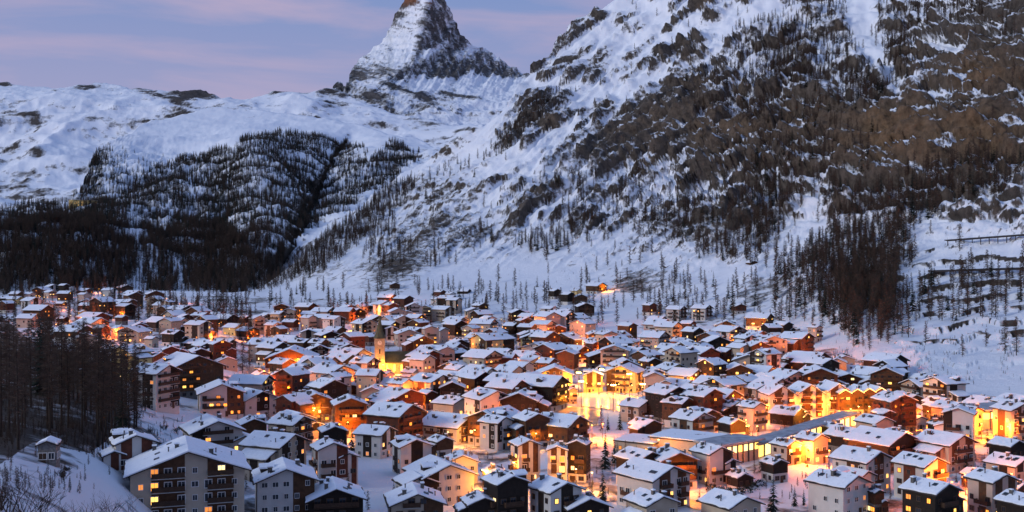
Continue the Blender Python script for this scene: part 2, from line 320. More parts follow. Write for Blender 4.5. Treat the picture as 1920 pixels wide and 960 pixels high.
LEFT = Terrain('forest_hill', steps((-700, -20, 30), (-20, 1000, 2.6), (1000, 1101, 20)), lambda p: smooth_pl(SIL_L, p, 14), 640, depth_left, 190, (600, .03), disp_left, rock_left, M_LEFT, back=(900, 300))

# the snow slopes behind it
SIL_B = [(-700, 150), (-60, 150), (0, 156), (12, 158), (30, 166), (90, 168), (138, 172), (146, 166), (168, 165), (176, 161), (200, 161), (225, 168), (252, 180), (275, 180), (330, 187), (342, 192), (360, 186), (376, 182), (395, 190), (414, 197), (440, 200), (470, 198), (505, 193), (518, 185), (528, 185), (540, 192), (580, 190), (625, 183), (650, 190), (760, 235), (900, 260)]
def depth_back(px, py):
    return pl([(150, 6600), (200, 6000), (260, 5400), (330, 4900), (400, 4300), (440, 3900), (520, 3300)], py)
def disp_back(px, py, P):
    x, y, z = P[..., 0], P[..., 1], P[..., 2]
    return 130 * fbm(x / 900, y / 900, z / 900, 4, .5, True) * sstep(150, 230, py) + 20 * fbm(x / 200, y / 200, z / 200, 5, .55, True)
def rock_back(px, py, P, n):
    x, y, z = P[..., 0], P[..., 1], P[..., 2]
    b = blobs(px, py, [(8, 160, 20, 8, .5), (160, 171, 24, 7, .6), (375, 192, 40, 10, .55), (345, 212, 30, 12, .3), (300, 205, 60, 8, .25, -20), (525, 188, 14, 6, .5), (620, 196, 30, 12, .3), (60, 245, 50, 10, .25, -15), (40, 330, 70, 40, .15), (60, 390, 90, 20, .3), (290, 185, 30, 5, .3), (120, 210, 120, 20, -.2), (90, 300, 100, 40, -.15), (130, 370, 40, 30, -.3)])
    return .40 + .9 * (1 - n[..., 2] - .22) + .55 * fbm(x / 260, y / 260, z / 90, 5) + b, np.zeros_like(px) + .1
M_BACK = terrain_mat('high_snow', .02, (.075, .066, .060), (.1, .08, .06), amp=.5, bumpd=6)
BACK = Terrain('snow_ridge', steps((-700, -20, 40), (-20, 780, 2.6), (780, 901, 20)), lambda p: pl(SIL_B, p), 560, depth_back, 150, (470, .05), disp_back, rock_back, M_BACK, back=(1200, 500))

# the pyramid peak
SIL_M = [(520, 260), (560, 215), (600, 190), (618, 183), (628, 176), (636, 163), (642, 164), (648, 178), (653, 172), (655, 155), (662, 140), (674, 118), (690, 108), (702, 98), (714, 84), (727, 76), (731, 62), (736, 54), (738, 33), (750, 27), (760, 15), (764, -6), (776, -16), (792, -20), (806, -14), (818, 0), (832, 12), (840, 24), (845, 40), (851, 55), (855, 68), (868, 76), (878, 88), (885, 96), (902, 97), (912, 106), (930, 120), (955, 134), (985, 147), (1010, 168), (1060, 200), (1160, 260)]
RID = [(-30, 797), (8, 802), (20, 800), (40, 792), (70, 787), (100, 778), (115, 772), (135, 756), (150, 735), (168, 712), (190, 692), (240, 690), (330, 690)]
def depth_peak(px, py):
    yy = pl([(-25, 9300), (60, 9120), (100, 8900), (135, 8480), (170, 8030), (200, 7650), (230, 7250), (300, 6300), (360, 5600)], py)
    dx = px - smooth_pl(RID, py, 12)
    e = sstep(225, 125, py)
    return yy + e * np.where(dx < 0, -dx * 5.2, dx * 4.2) + .3 * (1 - e) * np.abs(dx)
def disp_peak(px, py, P):
    x, y, z = P[..., 0], P[..., 1], P[..., 2]
    pyr = sstep(205, 125, py - .12 * (px - 740))
    dx = px - pl(RID, py); sd_ = sstep(-14, 14, dx)
    cool = fbm((px + .5 * py) / 26, py / 110, 0 * px + 2, 4, .55, True)
    ban = fbm(px / 120 + py / 200, py / 9, 0 * px + 6, 3, .5, True)
    return pyr * (46 * cool * (.35 + .65 * sd_) + 16 * ban + 26 * fbm(x / 160, y / 160, z / 160, 4, .55, True)) + (1 - pyr) * (90 * fbm(x / 420, y / 420, z / 260, 5, .55, True) * sstep(320, 240, py) + 8)
def rock_peak(px, py, P, n):
    x, y, z = P[..., 0], P[..., 1], P[..., 2]
    dx = px - pl(RID, py)
    foot = pl([(640, 170), (690, 178), (740, 160), (780, 150), (830, 165), (850, 162), (880, 148), (900, 150), (940, 158), (960, 160)], px)
    foot = foot + 16 * fbm(px / 22, py / 22, 0 * px + 3, 3); pyr = sstep(9, -9, py - foot)
    lf = .33 + .42 * fbm((px + py) / 34, (py - .25 * px) / 6, 0 * px + 1, 5, .62) + .5 * sstep(24, 4, py) * sstep(770, 800, 1570 - px) + blobs(px, py, [(745, 30, 14, 24, .35), (668, 150, 18, 14, .3), (720, 140, 40, 14, .2), (752, 100, 30, 30, -.12), (690, 150, 20, 10, .1)])
    rf = .60 + .5 * fbm((px - .45 * py) / 9, py / 45, 0 * px + 7, 5, .65) + blobs(px, py, [(915, 125, 20, 16, -.1), (940, 112, 45, 10, -.7, -35), (880, 100, 14, 26, -.35, -60), (800, 110, 9, 40, -.3, -60), (835, 30, 12, 30, -.15), (900, 145, 60, 12, .1)])
    base = .36 + .8 * (1 - n[..., 2] - .30) + .40 * fbm(x / 260, y / 260, z / 90, 5) + blobs(px, py, [(640, 172, 12, 12, .6), (700, 195, 60, 14, .30, -35), (770, 190, 70, 6, .45, -20), (870, 195, 50, 5, .5, -12), (790, 215, 60, 18, .2), (880, 165, 90, 12, -.5), (900, 215, 60, 10, -.2), (950, 180, 40, 20, -.4), (600, 215, 30, 10, .25), (720, 270, 120, 25, -.35)])
    sd_ = sstep(-3, 3, dx + 8 * fbm(px / 12, py / 9, 0 * px, 3)); r = (lf * (1 - sd_) + rf * sd_) * pyr + base * (1 - pyr)
    return r, np.clip(sstep(22, 2, py) * sstep(815, 800, px), 0, 1)
M_PEAK = terrain_mat('peak_rock', .03, (.135, .128, .124), (.30, .14, .08), amp=.42, bumpd=14)
PEAK = Terrain('mountain', steps((520, 1000, 1.6), (1000, 1161, 8)), lambda p: smooth_pl(SIL_M, p, 5), 380, depth_peak, 260, (330, .03), disp_peak, rock_peak, M_PEAK, back=(1800, 1500))

# ------------------------------------------------------------------ mesh helper
class MB:
    def __init__(s): s.v = []; s.f = []; s.m = []
    def quad(s, a, b, c, d, m=0):
        i = len(s.v); s.v += [a, b, c, d]; s.f.append((i, i + 1, i + 2, i + 3)); s.m.append(m)
    def tri(s, a, b, c, m=0):
        i = len(s.v); s.v += [a, b, c]; s.f.append((i, i + 1, i + 2)); s.m.append(m)
    def poly(s, pts, m=0):
        i = len(s.v); s.v += list(pts); s.f.append(tuple(range(i, i + len(pts)))); s.m.append(m)
    def box(s, x0, x1, y0, y1, z0, z1, m=0):
        i = len(s.v); s.v += [(x0, y0, z0), (x1, y0, z0), (x1, y1, z0), (x0, y1, z0), (x0, y0, z1), (x1, y0, z1), (x1, y1, z1), (x0, y1, z1)]
        for f in ((0, 3, 2, 1), (4, 5, 6, 7), (0, 1, 5, 4), (1, 2, 6, 5), (2, 3, 7, 6), (3, 0, 4, 7)): s.f.append(tuple(i + k for k in f)); s.m.append(m)
    def prism(s, bottom, top, m=0):
        """closed solid between two rings of points"""
        n = len(bottom); i = len(s.v); s.v += list(bottom) + list(top)
        s.f.append(tuple(i + k for k in range(n))[::-1]); s.m.append(m); s.f.append(tuple(i + n + k for k in range(n))); s.m.append(m)
        for k in range(n): s.f.append((i + k, i + (k + 1) % n, i + n + (k + 1) % n, i + n + k)); s.m.append(m)
    def tube(s, a, b, ra, rb, n=6, m=0):
        a, b = Vector(a), Vector(b); d = (b - a).normalized(); u = d.orthogonal().normalized(); w_ = d.cross(u)
        r0 = [a + (u * math.cos(k * 2 * math.pi / n) + w_ * math.sin(k * 2 * math.pi / n)) * ra for k in range(n)]
        r1 = [b + (u * math.cos(k * 2 * math.pi / n) + w_ * math.sin(k * 2 * math.pi / n)) * rb for k in range(n)]
        s.prism(r0, r1, m)
    def mesh(s, name, mats):
        me = bpy.data.meshes.new(name); me.from_pydata([tuple(v) for v in s.v], [], s.f)
        for m in (mats if isinstance(mats, (list, tuple)) else [mats]): me.materials.append(m)
        if any(s.m): me.polygons.foreach_set('material_index', s.m)
        return me
    def build(s, name, mats, parent=None, loc=(0, 0, 0), rz=0): return put(name, s.mesh(name, mats), parent, loc, rz)
def put(name, me, parent=None, loc=(0, 0, 0), rz=0, scale=None):
    o = bpy.data.objects.new(name, me); COL.objects.link(o); o.location = loc
    if rz: o.rotation_euler = (0, 0, rz)
    if scale: o.scale = scale
    if parent is not None: o.parent = parent
    return o
def tag(o, label, cat, group=None):
    o['label'] = label; o['category'] = cat
    if group: o['group'] = group
    return o

# ------------------------------------------------------------------ trees
M_TRUNK = mat('larch_bark', (.030, .021, .016), .9, .4, 2)
M_LARCH = mat('larch_twigs', (.062, .042, .031), .9, .4, .8)
M_SPRUCE = mat('spruce_needles', (.012, .021, .015), .9, .4, .6)
M_TWIG = mat('shrub_twigs', (.035, .024, .020), .9, .3, 2)
def trunk_mb(mb, m=0, r=.011, lean=0.0):
    for k in range(4):
        a, b = k / 4, (k + 1) / 4
        mb.tube((lean * a * a, 0, a * .985), (lean * b * b, 0, b * .985), r * (1 - a) + .0012, r * (1 - b) + .0012, 6, m)
def larch_mb(mb, seed, nb, tw, lo=.16, m=0, spread=.15, thick=1.0):
    rn = random.Random(seed)
    for i in range(nb):
        h = lo + (1 - lo) * (i + rn.random()) / nb * .98
        L = (spread * (1 - h) ** .75 + .018) * rn.uniform(.55, 1.15) * (1 if h > lo + .12 else rn.uniform(.35, .8))
        a = rn.uniform(0, 6.283); dx, dy = math.cos(a), math.sin(a); dr = rn.uniform(-.35, .12)
        p0 = Vector((0, 0, h)); p1 = Vector((dx * L * .6, dy * L * .6, h + dr * L * .6)); p2 = Vector((dx * L, dy * L, h + dr * L * .8 + L * .12))
        w0 = .0028 * thick
        mb.quad(p0 + Vector((0, 0, w0)), p0 - Vector((0, 0, w0)), p1 - Vector((0, 0, w0 * .7)), p1 + Vector((0, 0, w0 * .7)), m)
        mb.tri(p1 + Vector((0, 0, w0 * .7)), p1 - Vector((0, 0, w0 * .7)), p2, m)
        for k in range(tw):
            t = rn.uniform(.2, 1); q = p0.lerp(p1, t / .6) if t < .6 else p1.lerp(p2, (t - .6) / .4)
            b = a + rn.uniform(-1.3, 1.3); l = rn.uniform(.018, .045) * (1.15 - h * .5)
            e = q + Vector((math.cos(b) * l, math.sin(b) * l, rn.uniform(-.9, .3) * l)); o = Vector((rn.uniform(-1, 1), rn.uniform(-1, 1), rn.uniform(.3, 1))).normalized() * .0016 * thick
            mb.quad(q + o, q - o, e - o * .5, e + o * .5, m)
def spruce_mb(mb, seed, whorls=26, m=0):
    rn = random.Random(seed)
    for i in range(whorls):
        h = .05 + .95 * (i + rn.random() * .6) / whorls; L = .19 * (1 - h) ** .85 + .012
        for k in range(9):
            a = rn.uniform(0, 6.283); l = L * rn.uniform(.55, 1.15); dx, dy = math.cos(a), math.sin(a); wd = l * rn.uniform(.16, .26)
            p0 = Vector((0, 0, h)); pm = Vector((dx * l * .55, dy * l * .55, h - l * .12)); pe = Vector((dx * l, dy * l, h - l * rn.uniform(.25, .5)))
            sd_ = Vector((-dy, dx, 0)) * wd + Vector((0, 0, -wd * .5)); s2 = Vector((dy, -dx, 0)) * wd + Vector((0, 0, -wd * .5))
            mb.tri(p0, pm + sd_, pe, m); mb.tri(p0, pe, pm + s2, m)
def tree_kit(kind, seed, detail):
    t = MB(); c = MB()
    if kind == 'larch':
        trunk_mb(t, r=.011, lean=random.Random(seed).uniform(-.02, .02)); larch_mb(c, seed, 130 if detail else 80, 12 if detail else 8, .12, 0, .175, 1.5 if detail else 3.0)
    elif kind == 'tall':
        trunk_mb(t, r=.0105, lean=random.Random(seed).uniform(-.03, .03)); larch_mb(c, seed, 125, 12, .32, 0, .14, 1.05)
    else:
        trunk_mb(t, r=.012); spruce_mb(c, seed, 30 if detail else 20)
    return t, c
KITS = {}
for kind, cm in (('larch', M_LARCH), ('tall', M_LARCH), ('spruce', M_SPRUCE)):
    KITS[kind] = []
    for sd_ in range(5):
        t, c = tree_kit(kind, 11 + sd_ * 7, True); KITS[kind].append((t.mesh('trunk', M_TRUNK), c.mesh('crown', cm)))
FOREST_SRC = bpy.data.collections.new('forest_source')
for i in range(8):
    kind = 'larch' if i < 5 else 'spruce'
    t, c = tree_kit(kind, 101 + i * 3, False); nv = len(t.v)
    t.f += [tuple(k + nv for k in f) for f in c.f]; t.m += [1] * len(c.f); t.v += c.v
    o = bpy.data.objects.new('source_tree_%d' % i, t.mesh('source_tree', [M_TRUNK, M_LARCH if i < 5 else M_SPRUCE])); FOREST_SRC.objects.link(o)
def gn_forest(name, pts, hs, idx, label, cat):
    me = bpy.data.meshes.new(name); me.vertices.add(len(pts)); me.vertices.foreach_set('co', np.asarray(pts, np.float32).reshape(-1))
    for nm, tp, arr in (('hs', 'FLOAT', np.asarray(hs, np.float32)), ('rz', 'FLOAT', np.random.uniform(0, 6.28, len(pts)).astype(np.float32)), ('ix', 'INT', np.asarray(idx, np.int32))):
        a = me.attributes.new(nm, tp, 'POINT'); a.data.foreach_set('value', arr)
    o = put(name, me); o['kind'] = 'stuff'; o['label'] = label; o['category'] = cat
    g = bpy.data.node_groups.new(name, 'GeometryNodeTree')
    g.interface.new_socket('Geometry', in_out='INPUT', socket_type='NodeSocketGeometry'); g.interface.new_socket('Geometry', in_out='OUTPUT', socket_type='NodeSocketGeometry')
    n = g.nodes; l = g.links
    gi = n.new('NodeGroupInput'); go = n.new('NodeGroupOutput'); ip = n.new('GeometryNodeInstanceOnPoints'); ci = n.new('GeometryNodeCollectionInfo')
    ci.inputs['Collection'].default_value = FOREST_SRC; ci.inputs['Separate Children'].default_value = True; ci.inputs['Reset Children'].default_value = True
    ip.inputs['Pick Instance'].default_value = True
    def na(nm, tp): q = n.new('GeometryNodeInputNamedAttribute'); q.data_type = tp; q.inputs['Name'].default_value = nm; return q.outputs['Attribute']
    cv = n.new('ShaderNodeCombineXYZ'); l.new(na('rz', 'FLOAT'), cv.inputs['Z'])
    l.new(gi.outputs[0], ip.inputs['Points']); l.new(ci.outputs[0], ip.inputs['Instance']); l.new(na('ix', 'INT'), ip.inputs['Instance Index'])
    l.new(cv.outputs[0], ip.inputs['Rotation']); l.new(na('hs', 'FLOAT'), ip.inputs['Scale']); l.new(ip.outputs[0], go.inputs[0])
    md = o.modifiers.new('scatter', 'NODES'); md.node_group = g
    return o
TREES = []      # every single tree: (object, px, py base, kind, group)
def tree(kind, loc, h, group, label=None):
    t, c = random.choice(KITS[kind]); nm = 'spruce_tree' if kind == 'spruce' else 'larch_tree'
    r = bpy.data.objects.new(nm, None); COL.objects.link(r); r.location = loc; r.rotation_euler = (0, 0, random.uniform(0, 6.28)); r.scale = (h * random.uniform(.9, 1.12), h * random.uniform(.9, 1.12), h)
    r.empty_display_size = .1
    put('trunk', t, r); put('crown', c, r)
    tag(r, label or '', 'tree', group); px, py = to_px(loc); TREES.append((r, px, py, kind, group, label is not None, h))
    return r

# --- forests on the slopes: density over the mountain side, then trees rooted on the sheet
DN = [(1000, 470, 50, 22, .8), (1250, 430, 70, 25, .7), (830, 500, 36, 28, .8), (720, 470, 40, 40, .7), (1350, 480, 50, 18, .7), (1420, 440, 50, 40, .8), (1060, 525, 30, 18, .7), (900, 545, 40, 12, .6), (640, 560, 40, 14, .6), (1480, 120, 70, 90, 1.5), (1400, 190, 75, 55, 1.1), (1540, 120, 55, 90, 1.4), (1500, 240, 110, 70, .8), (1690, 110, 40, 60, 1.0), (1660, 60, 20, 50, .7), (1740, 40, 60, 40, .6), (1840, 40, 80, 50, .6), (1890, 110, 60, 50, .5),
      (1340, 215, 40, 40, .6), (1590, 250, 70, 60, .7), (1500, 340, 110, 40, .7), (1560, 300, 60, 50, .5), (1620, 190, 60, 40, .8), (985, 248, 72, 13, 2.2, 36), (1090, 360, 30, 22, .8), (1045, 372, 30, 22, .7), (1180, 375, 34, 34, .8),
      (1110, 425, 50, 36, .6), (1050, 445, 40, 30, .5), (1330, 420, 90, 30, .4), (1450, 400, 60, 40, .6), (905, 455, 26, 18, .9), (1180, 512, 60, 16, .5), (1290, 540, 40, 18, .7), (1120, 520, 40, 14, .4), (1240, 465, 90, 14, .2), (1420, 500, 60, 18, .3),
      (1560, 520, 55, 65, 1.4), (1620, 540, 58, 90, 1.6), (1660, 460, 50, 50, .9), (1700, 400, 80, 40, .7), (1800, 360, 110, 40, .6), (1880, 330, 80, 40, .5), (1600, 620, 60, 40, 1.5), (1590, 420, 40, 40, .4), (1500, 560, 30, 40, .4), (1460, 540, 25, 40, .5),
      (1010, 545, 45, 20, .45), (960, 560, 30, 14, .4), (760, 470, 60, 40, .3), (850, 330, 60, 30, .35), (800, 380, 50, 40, .4), (1280, 300, 120, 50, .2), (1700, 240, 150, 60, .15), (900, 400, 80, 40, .15), (740, 520, 50, 26, .4), (1430, 130, 40, 60, .6), (1575, 40, 14, 40, .5), (1150, 230, 90, 30, .25)]
BAND = [(470, 552), (560, 492), (640, 425), (705, 380), (765, 345), (800, 352), (745, 405), (690, 455), (610, 515), (535, 535)]
def dens_near(px, py):
    d = blobs(px, py, DN); d = 1.15 * sstep(.18, .85, d + .5 * fbm(px / 30, py / 22, 0 * px + 6, 3)); d = np.where(inpoly(px, py, BAND), 1.3, d)
    snow = blobs(px, py, [b for b in ROCKB if b[4] <= -.5]); d = d * np.clip(1 + snow * 1.6, 0, 1); d = d * np.clip(1.1 - 1.5 * blobs(px, py, [b for b in ROCKB if b[4] >= .34]), .16, 1) * np.clip(.75 + 1.1 * fbm(px / 26, py / 18, 0 * px + 2, 3), .1, 1.4)
    return d * townfac(px, py + 8) + .010 * townfac(px, py - 20) + .11 * sstep(480, 540, px) * sstep(625, 600, py) * sstep(525, 545, py) + np.where(inpoly(px, py, VALLEY), .35 + .5 * fbm(px / 30, py / 16, 0 * px, 3), 0) + np.where(inpoly(px, py, [(-60, 546), (240, 546), (250, 600), (100, 620), (-60, 600)]), .18, 0)
VALLEY = [(-60, 545), (200, 544), (330, 546), (482, 548), (480, 600), (470, 650), (430, 630), (330, 618), (250, 606), (215, 575), (100, 552), (-60, 556)]
POLY_DARK = [(455, 268), (500, 262), (560, 270), (640, 275), (695, 300), (690, 345), (640, 420), (560, 505), (440, 530), (300, 520), (330, 430), (420, 380), (410, 330), (462, 300)]
POLY_MID = [(150, 420), (240, 385), (330, 330), (430, 285), (465, 330), (420, 420), (300, 440), (160, 436)]
POLY_LOW = [(-60, 448), (150, 432), (330, 440), (500, 480), (505, 548), (-60, 548)]
POLY_SM = [(690, 345), (735, 288), (750, 290), (792, 312), (760, 345), (700, 380), (640, 425)]
def dens_left(px, py):
    n = fbm(px / 40, py / 30, 0 * px + 5, 3); px = px + 26 * fbm(px / 24, py / 24, 0 * px + 1, 3); py = py + 26 * fbm(px / 22, py / 22, 0 * px + 3, 3)
    d = np.where(inpoly(px, py, POLY_DARK), .85 + .9 * n, 0)
    diag = fbm((px - .75 * py) / 13, (px + py) / 220, 0 * px + 9, 3, .5, True)
    d = np.where(inpoly(px, py, POLY_DARK) & (px > 520 - (py - 270) * .1), d * sstep(.0, .32, diag), d)
    d = np.where(inpoly(px, py, POLY_MID), np.maximum(d, .55 + .6 * n), d)
    d = np.where(inpoly(px, py, POLY_LOW), np.maximum(d, .55 + 1.1 * n), d)
    d = np.where(inpoly(px, py, POLY_SM), 1.1, d)
    d = d + blobs(px, py, [(175, 335, 30, 18, .8), (60, 430, 90, 16, .5), (230, 380, 60, 30, .3), (630, 305, 30, 12, .4)])
    d = d + np.clip(blobs(px, py, [(150, 505, 110, 26, .7), (420, 500, 60, 30, .6), (60, 520, 90, 20, .6)]), 0, 1)
    d = d * (1 - np.clip(blobs(px, py, [(270, 460, 60, 12, .8), (250, 490, 30, 14, .8), (370, 400, 22, 12, .8), (460, 460, 26, 12, .8), (470, 480, 14, 20, .7), (220, 480, 25, 10, .5), (370, 420, 20, 14, .6)]), 0, 1))
    return np.clip(d, 0, 1.3)
def scatter(T, dens, box, n, seed):
    rs = np.random.RandomState(seed); px = rs.uniform(box[0], box[1], n); py = rs.uniform(box[2], box[3], n)
    k = rs.uniform(0, 1.0, n) < dens(px, py); px, py = px[k], py[k]
    p, ok = T.at(px, py); return px[ok], py[ok], p[ok], rs
fx, fy, fp, rs = scatter(NEAR, dens_near, (-60, 1990, -40, 690), 46000, 21)
fh = rs.uniform(11, 21, len(fx)) * np.where(fy < 300, .95, 1.0) * np.where(inpoly(fx, fy, BAND), .75, 1.0); fh = np.where(rs.rand(len(fx)) < .2, fh * .6, fh)
bx, by, bp_, _r = scatter(NEAR, lambda px, py: np.where(inpoly(px + 20 * fbm(px / 20, py / 20, 0 * px, 3), py + 16 * fbm(px / 18, py / 18, 0 * px + 2, 3), BAND), 1.0, 0) + .9 * sstep(.3, .7, blobs(px, py, [(985, 248, 72, 13, 1.2, 36), (1490, 130, 60, 80, .9), (1640, 200, 40, 30, .9), (1690, 120, 30, 50, .9), (1610, 560, 60, 70, .7)])), (460, 1750, 60, 640), 46000, 44)
fx = np.concatenate([fx, bx]); fy = np.concatenate([fy, by]); fp = np.concatenate([fp, bp_]); fh = np.concatenate([fh, rs.uniform(8, 17, len(bx))])
spx = fh / fp[:, 1]
show = (fx > 0) & (fx < 1920) & (fy > 250) & (fy < 690)
order = np.argsort(-spx * show)[:150]; single = np.zeros(len(fx), bool); single[order] = True
ix = np.where(rs.rand(len(fx)) < .12, rs.randint(5, 8, len(fx)), rs.randint(0, 5, len(fx)))
gn_forest('larch_forest', fp[~single] - np.array([0, 0, .6]), fh[~single], ix[~single], 'bare brown larch woods clinging to the rocky valley side', 'forest')
def stand_of(px, py):
    if px > 1690: return 'larches below the brown cliffs', 'bare larch on steep ground above the stone terraces'
    if px > 1470: return 'larches of the big stand beside the terraces', 'bare brown larch in the big stand beside the terraces'
    if px > 1140: return 'larches above the upper apartment blocks', 'bare larch on the snowy shelf above the white apartment blocks'
    return 'larches above the church', 'bare larch on the snow slope above the church quarter'
for i in order:
    g, lb = stand_of(fx[i], fy[i]); lb += ', ' + ('low on the slope' if fy[i] > 600 else 'halfway up' if fy[i] > 500 else 'high up'); tree('spruce' if ix[i] > 4 else 'larch', tuple(fp[i] - np.array([0, 0, .6])), float(fh[i]), g, lb if ix[i] <= 4 else lb.replace('bare brown larch', 'dark spruce').replace('bare larch', 'dark spruce'))
lx, ly, lp, rs = scatter(LEFT, dens_left, (-60, 830, 255, 552), 85000, 22)
lh = rs.uniform(10, 24, len(lx)) * np.where(ly < 400, .95, .9)
gn_forest('hill_forest', lp - np.array([0, 0, 1.0]), lh, np.where(rs.rand(len(lx)) < np.where(ly < 480, .6, .25), rs.randint(5, 8, len(lx)), rs.randint(0, 5, len(lx))), 'dark conifer woods on the hill below the snow dome', 'forest')
# --- the tall dark stand at the left edge
for k in range(100):
    px = random.uniform(-30, 262); py = random.choice([random.uniform(700, 765), random.uniform(760, 845)])
    if 55 < px < 130 and py > 815: continue
    p = gpt(px, py); h = (py - random.uniform(572, 640) - max(0, px - 170) * .5) * p.y / F * random.uniform(.85, 1.03)
    tree('tall', p - Vector((0, 0, .5)), max(h, 12), 'tall larches at the left edge', 'tall bare larch in the %s row of the stand, %s' % ('front' if py > 765 else 'back', 'at the picture edge' if px < 60 else 'behind the stone hut' if px < 130 else 'between hut and red-brown house' if px < 200 else 'towards the yellow house'))
VT = [(75, 740, 165, 's'), (228, 826, 125, 's'), (268, 905, 84, 's'), (272, 772, 105, 'l'), (292, 770, 95, 'l'), (660, 846, 52, 's'), (672, 842, 40, 's'), (653, 925, 48, 's'), (728, 792, 46, 'l'), (745, 788, 42, 'l'), (903, 790, 40, 's'), (937, 768, 26, 's'),
      (1162, 806, 42, 's'), (1140, 806, 34, 's'), (1127, 812, 55, 'l'), (1135, 880, 80, 's'), (1152, 868, 55, 's'), (1110, 945, 46, 's'), (1130, 940, 66, 's'), (1396, 820, 38, 's'), (1450, 968, 84, 's'), (1490, 950, 44, 's'), (1507, 948, 36, 's'),
      (1820, 858, 60, 's'), (1851, 838, 40, 's'), (1812, 888, 44, 's'), (1846, 886, 40, 's'), (1918, 842, 34, 's'), (1236, 822, 50, 'l'), (690, 958, 42, 'l'), (925, 935, 56, 'l'), (520, 716, 30, 's'), (553, 728, 44, 's'), (584, 730, 40, 's'), (640, 696, 30, 's'),
      (1172, 742, 42, 'l'), (1214, 748, 48, 'l'), (455, 700, 66, 'l'), (440, 690, 60, 'l'), (468, 690, 50, 'l'), (500, 655, 40, 'l'), (515, 650, 36, 'l'), (530, 648, 30, 'l'), (590, 732, 30, 'l'), (722, 694, 26, 'l'), (905, 735, 34, 'l'), (880, 738, 30, 'l'),
      (1100, 680, 34, 's'), (1150, 675, 36, 'l'), (1280, 640, 34, 's'), (1232, 660, 30, 's'), (1300, 600, 22, 's'), (1320, 598, 20, 's'), (1490, 668, 22, 's'), (1620, 700, 40, 'l'), (1250, 905, 40, 's'), (1280, 850, 24, 's'), (1640, 905, 50, 'l'), (1710, 945, 56, 'l'), (1765, 868, 50, 'l'), (1905, 900, 40, 's'),
      (870, 880, 30, 's'), (885, 965, 60, 's'), (830, 800, 26, 'l'), (340, 700, 36, 'l'), (320, 660, 40, 's'), (180, 690, 60, 's'), (300, 640, 34, 'l'), (380, 610, 36, 's'), (255, 608, 34, 'l'), (290, 612, 40, 'l'), (330, 606, 44, 'l'), (350, 600, 40, 'l'), (310, 590, 40, 'l'), (275, 585, 34, 'l'), (370, 595, 44, 'l'), (400, 600, 46, 'l'), (420, 605, 46, 'l'), (410, 585, 40, 'l'), (440, 610, 44, 'l'), (390, 580, 40, 'l'), (425, 580, 36, 'l'), (345, 575, 36, 'l'), (455, 590, 36, 'l'), (470, 605, 36, 'l')]
for (px, py, hp, k) in VT:
    p = gpt(px, py); tree('spruce' if k == 's' else 'larch', p - Vector((0, 0, .4)), hp * p.y / F, None)

ux_, uy_, up_, rs = scatter(NEAR, lambda px, py: np.where(inpoly(px, py, [(-60, 640), (120, 690), (235, 705), (262, 790), (180, 860), (60, 815), (-60, 880)]), .85, 0) + np.where(inpoly(px, py, [(262, 770), (345, 790), (340, 830), (262, 840)]), .25, 0) + blobs(px, py, [(60, 915, 90, 40, .22), (1740, 705, 50, 25, .5), (1590, 670, 40, 20, .6), (470, 690, 30, 40, .6), (520, 640, 40, 16, .5)]) + .55 * townfac(px, py - 30) * sstep(.05, .3, fbm(px / 34, py / 20, 0 * px + 3, 4)) * sstep(330, 420, py), (-60, 1930, 330, 930), 60000, 29)
gn_forest('undergrowth', up_ - np.array([0, 0, .2]), rs.uniform(.8, 2.6, len(ux_)), rs.randint(0, 5, len(ux_)), 'low tangled brown undergrowth between trunks and along banks', 'undergrowth')

# ------------------------------------------------------------------ house materials
def patchy_snow():
    m = mat('roof_snow', (.82, .86, .92), .7, .05, 1.5, .5, 2.2, spec=.2); n = m.node_tree.nodes; l = m.node_tree.links; b = n['Principled BSDF']
    g = n.new('ShaderNodeNewGeometry'); z = n.new('ShaderNodeTexNoise'); z.inputs['Scale'].default_value = .33; z.inputs['Detail'].default_value = 7; z.inputs['Roughness'].default_value = .7; l.new(g.outputs['Position'], z.inputs['Vector'])
    r = n.new('ShaderNodeMapRange'); r.inputs['From Min'].default_value = .645; r.inputs['From Max'].default_value = .675; l.new(z.outputs['Fac'], r.inputs['Value'])
    x = n.new('ShaderNodeMix'); x.data_type = 'RGBA'; old = b.inputs['Base Color'].links[0].from_socket; l.new(old, x.inputs['A']); x.inputs['B'].default_value = (.07, .065, .062, 1)   # slate where the snow has slid off
    l.new(r.outputs['Result'], x.inputs['Factor']); l.new(x.outputs['Result'], b.inputs['Base Color']); return m
PL = {'w': mat('white_render', (.50, .485, .465), .85, .06, .6, .15, 8), 'c': mat('cream_render', (.42, .35, .27), .85, .07, .6, .15, 8), 'k': mat('rose_render', (.50, .37, .30), .85, .07, .6, .15, 8),
      'y': mat('yellow_render', (.60, .46, .20), .85, .07, .6, .15, 8), 's': mat('field_stone', (.16, .15, .14), .9, .4, 2.5, .8, 3), 'g': mat('grey_render', (.30, .29, .28), .85, .08, .6, .15, 8)}
TI = {'d': mat('dark_timber', (.022, .014, .010), .8, .35, 1.2, wave='Z'), 'b': mat('brown_timber', (.105, .050, .024), .8, .3, 1.2, wave='Z'), 'r': mat('red_brown_timber', (.115, .036, .020), .8, .3, 1.2, wave='Z')}
M_EDGE = mat('roof_boards', (.035, .026, .022), .8, .3, 2); M_SNOW = patchy_snow()
M_DUST = mat('thin_roof_snow', (.30, .33, .38), .7, .3, .5)
M_CHIM = mat('chimney_render', (.10, .095, .09), .9, .3, 2); M_METAL = mat('grey_metal', (.12, .12, .13), .5, .2, 2, metal=.6)
M_GREEN = mat('church_copper_roof', (.050, .068, .040), .7, .35, .5); M_CH = mat('church_stone', (.40, .32, .20), .85, .25, 1.2, .4, 4)
